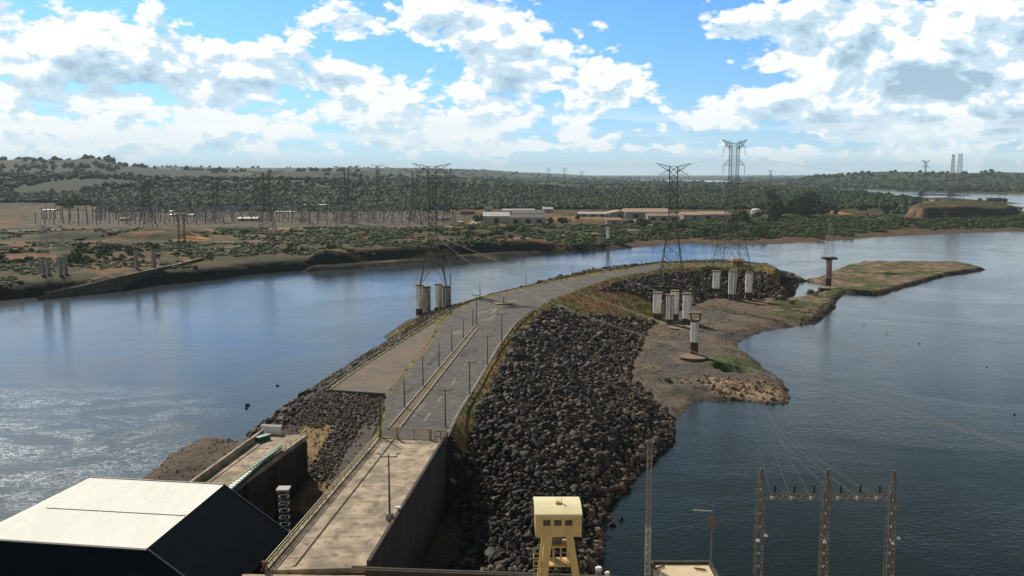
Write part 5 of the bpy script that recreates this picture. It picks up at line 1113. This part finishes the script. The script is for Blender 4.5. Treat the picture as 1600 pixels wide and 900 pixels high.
for (kind, x0, x1, y0_, y1_, n_, hp_, lab) in ZN:
    cat = 'tree' if kind in ('dark', 'green') else 'shrub'
    for i in range(n_): plant(kind, random.uniform(x0, x1), random.uniform(y0_, y1_), hp_*random.uniform(.65, 1.25), lab, cat, lab.replace('dense ', '')+' group')
for i in range(16):
    px = random.uniform(1075, 1135); py_ = random.uniform(418, 432); x, y = PN(px, py_, ZR-2.5); zz = float(pen_z(x, y)[0]); plant('lime', px, py_, random.uniform(5, 8), 'bright green shrub on the crest between the two right pylons', 'shrub', 'green shrubs on the crest', Vector((x, y, zz)))
plant('green', 243, 389, 9, 'small green bush growing on top of the right lone pillar on the far bank', 'bush', None, DP(243, 391, PN(240.5, 418, 8.3)[1]))
for px, py_, hp_, lab in ((1046, 602, 9, 'scraggly grey green bush on the mud flat left of the tan rocks'), (1236, 476, 7, 'thin green bush at the left of the shallow pool'), (1268, 462, 9, 'thin green bush at the right of the shallow pool')):
    x, y = PN(px, py_, 1.5); plant('lime', px, py_, hp_, lab, 'bush', None, Vector((x, y, float(pen_z(x, y)[0])-.1)))
# forest masses
def ftree(seed):
    r = np.random.RandomState(seed); v = R1V.copy(); v = v*(1+r.normal(scale=.20, size=(len(v), 1))); v[:, 2] = v[:, 2]*.75+.5; return v
FT = [ftree(k) for k in range(12)]
FZ = [(0, 1000, 276, 320, 13500), (720, 1290, 284, 327, 8500), (1190, 1440, 298, 334, 2200), (0, 740, 303, 331, 4200), (-20, 320, 262, 284, 1500), (1440, 1610, 312, 317, 30), (1140, 1610, 270, 300, 2600)]
PX = np.concatenate([RS.uniform(a, b, n) for a, b, c, d, n in FZ]); PY = np.concatenate([c+(d-c)*RS.rand(n)**.8 for a, b, c, d, n in FZ]); zid = np.concatenate([np.full(z[4], i) for i, z in enumerate(FZ)])
zg = np.full(len(PX), 12.0)
for _ in range(5):
    dy = PY-450; fw = F*cosp-dy*sinp; up_ = -F*sinp-dy*cosp; t = np.minimum((zg-CAMH)/np.minimum(up_, -1e-3), 24000/fw); t = np.where(t < 0, 24000/fw, t); qx = (PX-800)*t; qy = fw*t; zn = far_z(qx, qy); zg = np.clip(.5*zg+.5*zn, 0, 68)
zn = far_z(qx, qy); clr = fbm(qx, qy*.4, 330, 4, 71)
ok = (zn > 2.0) & (clr < np.where(qy > 3600, .585, .66)) & ((zid != 3) | (fbm(qx, qy, 90, 3, 72) > .42)) & (qy > 1180)
ok &= ~((psd(qx, qy, CLIFF) > -260) & (PX > 1415))
for q in ((PL([(930,345,11),(1150,345,11),(1150,328,11),(900,328,11)])), PL([(1285,345,9),(1400,345,9),(1400,326,9),(1285,326,9)]), PL([(740,352,12),(900,352,12),(900,326,12),(740,326,12)]), CLIFF): ok &= psd(qx, qy, q) < 3
ok &= ~((psd(qx, qy, PL([(30,352,12),(740,354,12),(740,333,12),(60,330,12)])) > -8))
sz = RS.uniform(4.5, 8.0, len(PX))*np.clip(qy/1900, .8, 2.1); tn = RS.uniform(.55, 1.35, len(PX))[:, None]; dk = (fbm(qx, qy, 200, 3, 73) > .5)[:, None]
cl_ = np.where(dk, np.array([[.022, .040, .011]]), np.array([[.038, .060, .014]]))*tn
fo = scatter_mesh('forest', np.stack([qx, qy, zn-.5], -1)[ok], np.stack([sz*1.0, sz, sz*.95], -1)[ok], FT, R1F, cl_[ok], M_LEAF, tilt=False, seed=9, vjit=.25); setp(fo, 'far-off dark green forest covering the plain up to the hills', 'forest', kind='stuff')
# low scrub over the dry plain
PX = RS.uniform(-10, 1610, 26000); PY = np.interp(PX, [0, 400, 700, 1000, 1600], [445, 412, 398, 380, 352])-RS.rand(26000)*np.interp(PX, [0, 400, 700, 1000, 1600], [85, 55, 42, 35, 22])
t = (10.5-CAMH)/(-F*sinp-(PY-450)*cosp); qx = (PX-800)*t; qy = (F*cosp-(PY-450)*sinp)*t; zn, dd = far_height(qx, qy)[:2]
gg = fbm(qx, qy, 34, 4, 81)+.12*sst(PX, 850, 1100); ok = (dd > 4) & (zn > 2.5) & (gg > .505) & (psd(qx, qy, CLIFF) < -12) & (RS.rand(26000) < .75)
sz = RS.uniform(.5, 2.0, 26000)*np.clip(qy/750, .8, 1.6); tn = RS.uniform(.6, 1.5, 26000)[:, None]
o = scatter_mesh('scrub', np.stack([qx, qy, zn-.2], -1)[ok], np.stack([sz*1.25, sz*1.25, sz*.8], -1)[ok], FT, R1F, (np.array([[.034, .055, .011]])*tn)[ok], M_LEAF, tilt=False, seed=12, vjit=.3); setp(o, 'low green scrub scattered over the far bank and its plain', 'scrub', kind='stuff')
for px, yb, hp_ in ((137,251,7),(171,252,8),(178,253,6),(60,252,5),(108,252,5)):
    p_ = DP(px, yb, 4400); plant('dark', px, yb, hp_, 'lone tree on the crest of the left hill, seen against the sky', 'tree', 'trees on the left hill crest', p_)
# ---------------------------------------------------------------- foreground on the powerhouse deck
M_CRANE = mat('crane_yellow', (.62, .44, .17), (.54, .38, .15), scale=.5, rough=.5, col3=(.47,.33,.14), scale2=2.2)
Yc = 98.0; a = DP(836.5, 803, Yc); b = DP(909, 803, Yc); zt = a.z; zb = DP(836, 839, Yc).z; x0, x1 = a.x, b.x; xc = (x0+x1)/2; dpt = 5.6
cr = empty('gantry_crane', (0,0,0), 'yellow gantry crane with a boxy three-windowed cabin on splayed legs', 'crane')
MB().hexa([(x0,Yc,zb),(x1,Yc,zb),(x1,Yc+dpt,zb),(x0,Yc+dpt,zb)], [(x0,Yc,zt-.25),(x1,Yc,zt-.25),(x1,Yc+dpt,zt-.25),(x0,Yc+dpt,zt-.25)]).build('cabin', M_CRANE, cr)
m = MB(); n_ = 8; lo, hi = [], []
prof = [(Yc-.12, zt-.22)]+[(Yc+dpt*i/n_, zt+.34*math.sin(math.pi*i/n_)-.05) for i in range(n_+1)]+[(Yc+dpt+.12, zt-.22)]
for sx in (x0-.08, x1+.08):
    for yy, zz in prof: m.v.append((sx, yy, zz))
k = len(prof)
for i in range(k-1): m.f.append((i, i+1, k+i+1, k+i)); m.m.append(0)
m.f.append(tuple(range(k))[::-1]); m.f.append(tuple(range(k, 2*k))); m.m += [0, 0]; m.build('cabin_roof', mat('crane_roof_cream', (.80, .70, .42), (.72, .62, .36), scale=.6, rough=.45), cr)
for i in range(3):
    wx = x0+(x1-x0)*(.25+.235*i); zc = DP(800, 817, Yc).z; f_ = MB(); f_.box((wx, Yc-.03, zc), (.78, .08, .62)); w = f_.build('window', M_CONCW, cr); MB().box((wx, Yc-.075, zc-.02), (.62, .03, .48)).build('pane', M_GLASS, w)
m = MB(); 
for t in (.33, .66): m.box((x0+(x1-x0)*t, Yc-.01, (zt+zb)/2-.1), (.05, .03, zt-zb-.35))
m.build('wall_seam', M_CRANE, cr); MB().box((xc+.05, Yc+2.6, zt+.4), (.55, .6, .22)).build('roof_hatch', M_CRANE, cr)
m = MB(); m.beam((xc+.5, Yc+2.4, zt+.32), (xc+.95, Yc+1.6, zt+.3), .05); m.beam((xc+.5, Yc+2.4, zt+.3), (xc+.45, Yc+2.5, zt+.9), .05); m.build('roof_aerial', M_DARKJ, cr)
for (tx, bx) in ((857.5, 850.5), (890, 900)):
    for yy in (Yc+.6, Yc+4.9):
        Xt = DP(tx, 839, Yc).x; Xb = DP(bx, 900, Yc).x; z9 = DP(bx, 900, Yc).z; sl = (Xb-Xt)/(zb-z9); X18 = Xt+sl*(zb-ZR)
        m = MB(); m.hexa([(X18-.42,yy-.35,ZR),(X18+.42,yy-.35,ZR),(X18+.42,yy+.35,ZR),(X18-.42,yy+.35,ZR)], [(Xt-.42,yy-.35,zb-.004),(Xt+.42,yy-.35,zb-.004),(Xt+.42,yy+.35,zb-.004),(Xt-.42,yy+.35,zb-.004)]); m.build('leg', M_CRANE, cr)
hs = MB(); hz_ = DP(870, 848, Yc+3).z
hs.box((xc, Yc+2.8, hz_), (2.6, 2.0, .25)); hs.box((xc, Yc+2.8, hz_-2.2), (2.8, 2.2, .2))
for sx in (-1.2, -.4, .4, 1.2):
    for sy in (-.9, .9): hs.beam((xc+sx, Yc+2.8+sy, hz_-2.2), (xc+sx, Yc+2.8+sy, hz_), .12)
hs.build('hoist_frame', M_CRANE, cr); MB().box((xc-.1, Yc+2.8, hz_+.8), (1.3, 1.0, 1.2)).build('hoist_drum', M_STEEL, cr)
m = MB(); 
for sx in (-.25, 0, .3): m.beam((xc+sx, Yc+2.6, ZR+3), (xc+sx, Yc+2.6, zb), .05)
m.build('hoist_rope', M_DARKJ, cr)
lx0, lx1 = DP(834, 880, Yc).x, DP(846, 880, Yc).x; zl1 = DP(834, 868, Yc+1).z; m = MB()
for xx in (lx0, lx1):
    for yy in (Yc+.2, Yc+1.5): m.beam((xx, yy, ZR), (xx, yy, zl1), .09)
for i in range(12): zz = zl1-i*.9; m.beam((lx0, Yc+.2, zz), (lx1, Yc+.2, zz), .08); m.beam((lx0, Yc+1.5, zz), (lx1, Yc+1.5, zz), .08); m.beam((lx0, Yc+.2, zz), (lx0, Yc+1.5, zz), .08)
m.build('stair_cage', M_YEL, cr)
# white cylinders
for (px, yt, rpx, lab) in ((935.5, 886, 5.6, 'taller white cylinder vent with greenish bands right of the crane'), (949, 893.5, 4.2, 'shorter white cylinder vent beside the taller one')):
    t_ = DP(px, yt, 101); r = empty('vent_cylinder', (t_.x, 101, ZR), lab, 'vent', 'white vents right of the crane'); rad = rpx/1400*101; h = t_.z-ZR
    MB().lathe((0,0,0), [(rad*.9,0),(rad*.9,h-.35)], 18).build('body', M_TRIM2 if False else mat('vent_body', (.32,.34,.27), (.2,.22,.17), scale=3, rough=.7, stretch=(.2,.2,1.5)), r); MB().lathe((0,0,h-.35), [(rad,0),(rad,.25),(rad*.8,.35)], 18).build('cap', M_WHITE, r)
# lattice radio mast with ring antenna
M_MASTR = mat('mast_faded_red', (.22, .16, .145), (.17, .13, .12), scale=1.5, rough=.7)
tp = DP(1015.5, 690, 100); bs = DP(1013.5, 900, 100); rm_ = empty('radio_mast', (tp.x, 100, ZR), 'slim lattice radio mast, faded red above and pale below, with a ring antenna', 'mast')
zm = DP(1014, 822, 100).z-ZR; H_m = tp.z-ZR
m = MB(); lattice_mast(m, 0, 0, 0, zm, .52, .52, int(zm/.42), .08, .05); m.build('lower_section', M_GUARD, rm_); m = MB(); lattice_mast(m, 0, 0, zm, H_m, .50, .46, int((H_m-zm)/.42), .05, .028); m.build('upper_section', M_MASTR, rm_)
def ring_antenna(par, c_, rad, mt, grid=6, name='ring_antenna', thick=.05):
    m = MB(); n = 28
    for i in range(n):
        t0, t1 = 2*math.pi*i/n, 2*math.pi*(i+1)/n; m.beam((c_[0]+rad*math.cos(t0), c_[1], c_[2]+rad*math.sin(t0)), (c_[0]+rad*math.cos(t1), c_[1], c_[2]+rad*math.sin(t1)), thick)
    for i in range(-grid+1, grid):
        z = rad*i/grid; w = math.sqrt(rad*rad-z*z); m.beam((c_[0]-w, c_[1]+.1, c_[2]+z), (c_[0]+w, c_[1]+.1, c_[2]+z), .014)
    m.beam((c_[0], c_[1], c_[2]-rad), (c_[0], c_[1], c_[2]+rad), thick*.7); m.beam(c_, (c_[0], c_[1]-.6, c_[2]), thick); return m.build(name, mt, par)
zc = DP(1010, 705, 99.5).z-ZR; ring_antenna(rm_, (DP(1010,705,100).x-tp.x, -.45, zc), .98, M_STEEL, 7, thick=.035)
m = MB(); lattice_mast(m, 0, 0, H_m, H_m+.25, .8, .8, 1, .05, .03); m.build('top_frame', M_GUARD, rm_)
# grey pole with disc and side arm
tp = DP(1113.5, 787, 99.4); ds = empty('aerial_pole', (tp.x, 99.4, ZR), 'grey pole with a round mesh dish and a bar to its left', 'pole'); H_p = tp.z-ZR; zc = DP(1113, 816, 99.4).z-ZR
m = MB(); m.beam((0,0,0), (0,0,zc), .26, .2, n=10); m.beam((0,0,zc), (0,0,H_p), .2, .05, n=10); m.build('pole', M_STEEL, ds)
m = MB(); b0 = len(m.v); m.lathe((0,0,0), [(.05,0),(.45,.05),(.72,.2),(.70,.24),(.42,.1),(.04,.06)], 28); M_DISH = mat('dish_mesh_grey', (.16,.15,.13), (.11,.105,.095), scale=3, rough=.7); dsh = m.build('dish', M_DISH, ds); dsh.location = (0, -.15, zc); dsh.rotation_euler = (math.pi/2, 0, 0)
pa = DP(1083, 797, 99.4); pb = DP(1112, 799, 99.4); MB().beam((pa.x-tp.x, 0, pa.z-ZR), (0, 0, pb.z-ZR), .13).build('side_bar', M_GUARD, ds)
# flat building with corrugated roof at the lower edge
zr = 28.0; f0, f1_ = PN(1021,882,zr), PN(1107,882,zr); yb_ = 88.0
rb = empty('control_building', (0,0,0), 'low building with beige corrugated roof and dark rim at the lower edge', 'building')
MB().prism([(f0[0]-.3,yb_),(f1_[0]+.3,yb_),(f1_[0]+.3,f0[1]+.5),(f0[0]-.3,f0[1]+.5)], ZR, zr-.5).build('wall', M_CONCW, rb)
M_CORR = mat('beige_corrugated', (.72, .58, .40), (.62, .49, .33), scale=.8, rough=.6)
m = MB(); nr = 26
for i in range(nr): xx = f0[0]+(f1_[0]-f0[0])*(i+.5)/nr; m.box((xx, (yb_+f0[1])/2, zr-.02+.03), ((f1_[0]-f0[0])/nr*.5, f0[1]-yb_-.1, .07))
m.box(((f0[0]+f1_[0])/2, (yb_+f0[1])/2, zr-.26), (f1_[0]-f0[0], f0[1]-yb_, .44)); m.build('roof', M_CORR, rb)
m = MB(); m.box(((f0[0]+f1_[0])/2, f0[1]+.2, zr+.05), (f1_[0]-f0[0]+.7, .32, .55)); m.box((f0[0]-.2, (yb_+f0[1])/2, zr+.05), (.3, f0[1]-yb_, .55)); m.box((f1_[0]+.2, (yb_+f0[1])/2, zr+.05), (.3, f0[1]-yb_, .55)); m.build('rim', M_CONCD, rb)
for (p0, p1) in (((1022.5, 889.5),(1038,884.5)), ((1085,888),(1103,891))):
    a, b = PN(*p0, zr+.1), PN(*p1, zr+.1); m = MB(); m.prism([(a[0],a[1]-.09),(b[0],b[1]-.09),(b[0],b[1]+.09),(a[0],a[1]+.09)], zr+.08, zr+.22); m.build('roof_bar', M_RUST, rb)
# portal gantry with three lattice columns
M_PORT = mat('portal_steel', (.17, .145, .125), (.10, .085, .075), scale=1.2, rough=.5, metal=.2)
Yp = 97.0; pg = empty('line_portal', (0,0,0), 'three-column lattice portal with a lattice beam and six dark insulators', 'portal')
cols = [(1190, 733), (1293, 734.5), (1397, 736)]; zbm = DP(1290, 771, Yp).z; cx_ = []
for (px, yt) in cols:
    t_ = DP(px, yt, Yp); cx_.append(t_.x); m = MB(); lattice_mast(m, t_.x, Yp, ZR, zbm, .86, .72, 26, .11, .055); m.build('column', M_PORT, pg)
    m = MB(); lattice_mast(m, t_.x, Yp, zbm, t_.z, .72, .18, 6, .09, .05); m.box((t_.x, Yp, t_.z+.04), (.3, .3, .1)); m.build('peak', M_PORT, pg)
def hbeam(m, xa, xb, y, z, w, n):
    cr_ = [(-w/2, 0), (w/2, 0), (w/2, -w), (-w/2, -w)]
    for dy, dz in cr_: m.beam((xa, y+dy, z+dz), (xb, y+dy, z+dz), .075)
    for i in range(n):
        x_0, x_1 = xa+(xb-xa)*i/n, xa+(xb-xa)*(i+1)/n
        for q in range(4): a_, b_ = cr_[q], cr_[(q+1) % 4]; m.beam((x_0, y+a_[0], z+a_[1]), (x_1, y+b_[0], z+b_[1]), .04)
for i in range(2): m = MB(); hbeam(m, cx_[i]+.4, cx_[i+1]-.4, Yp, zbm, .72, 9); m.build('beam', M_PORT, pg)
ipx = [1211, 1241.5, 1272, 1314, 1344.5, 1375]; itop = []
for px in ipx:
    t_ = DP(px, 758, Yp+.1); m = MB(); m.beam((t_.x, Yp+.1, zbm), (t_.x, Yp+.1, t_.z), .14, .12, n=8)
    for q in range(6): m.lathe((t_.x, Yp+.1, zbm+.1+q*(t_.z-zbm-.2)/6), [(.13,0),(.13,.05)], 8)
    m.build('insulator', M_DARKJ, pg); MB().box((t_.x-.25, Yp, zbm-.55), (.35,.35,.3)).build('insulator_clamp', M_GUARD, pg); itop.append(t_)
for (px, yy) in ((1185, 846), (1197, 838), (1289, 848), (1395, 850), (1404, 842)):
    t_ = DP(px, yy, Yp-.6); m = MB(); m.lathe((t_.x, Yp-.6, t_.z), [(.22,0),(.16,.2),(.05,.26)], 10); m.beam((t_.x, Yp-.6, t_.z+.1), (t_.x, Yp, t_.z+.1), .05); m.build('lamp_head', M_WHITE, pg)
a = DP(1283, 836, Yp-.5); b = DP(1297, 843, Yp-.5); MB().beam(a, b, .08).build('bracket', M_GUARD, pg)
for i, t_ in enumerate(itop):
    root, H3, X3, Y3, arms_ = (pC_, py3.z-pC_.location.z, py3.x, 516, (.945, .805, .665))
    tgt = Vector((X3-6, 516, pC_.location.z+H3*arms_[i % 3]-4.6)) if i < 3 else Vector((py2.x+7.5, 503, pB_.location.z+(py2.z-pB_.location.z)*.9-4.6-(i-3)*7))
    cable('line_cable', Vector((t_.x-.25, Yp+.4, zbm-.5)), tgt, 20 if i < 3 else 24, .016 , 'thin cable from the %s portal insulator up to the %s pylon' % (('first','second','third','fourth','fifth','sixth')[i], 'tallest' if i < 3 else 'middle'), M_CABL, 'thin cables above the right river', n=40)

# every repeat that can be told apart by its place gets its own label
ORD = 'first second third fourth fifth sixth seventh eighth ninth tenth eleventh twelfth thirteenth fourteenth fifteenth sixteenth seventeenth eighteenth nineteenth twentieth'.split()
ORD += ['twenty-'+w for w in ORD[:9]]+['thirtieth']+['thirty-'+w for w in ORD[:9]]+['fortieth']
bylab = {}
for o in bpy.data.objects:
    if o.parent is None and o.get('label'): bylab.setdefault(o['label'], []).append(o)
for lab, os_ in bylab.items():
    if len(os_) > 1 and os_[0].get('kind') is None and (not lab.endswith('riprap') or len(os_) < 5):
        os_.sort(key=lambda o: math.atan2(o.location.x, o.location.y) if o.location.length > 1 else 0)
        for i, o in enumerate(os_):
            if i < len(ORD): o['label'] = lab+', '+('leftmost' if i == 0 else 'rightmost' if i == len(os_)-1 else ORD[i]+' from left')
print('LONG', [o['label'] for o in bpy.data.objects if o.get('label') and len(o['label'].split()) > 16])
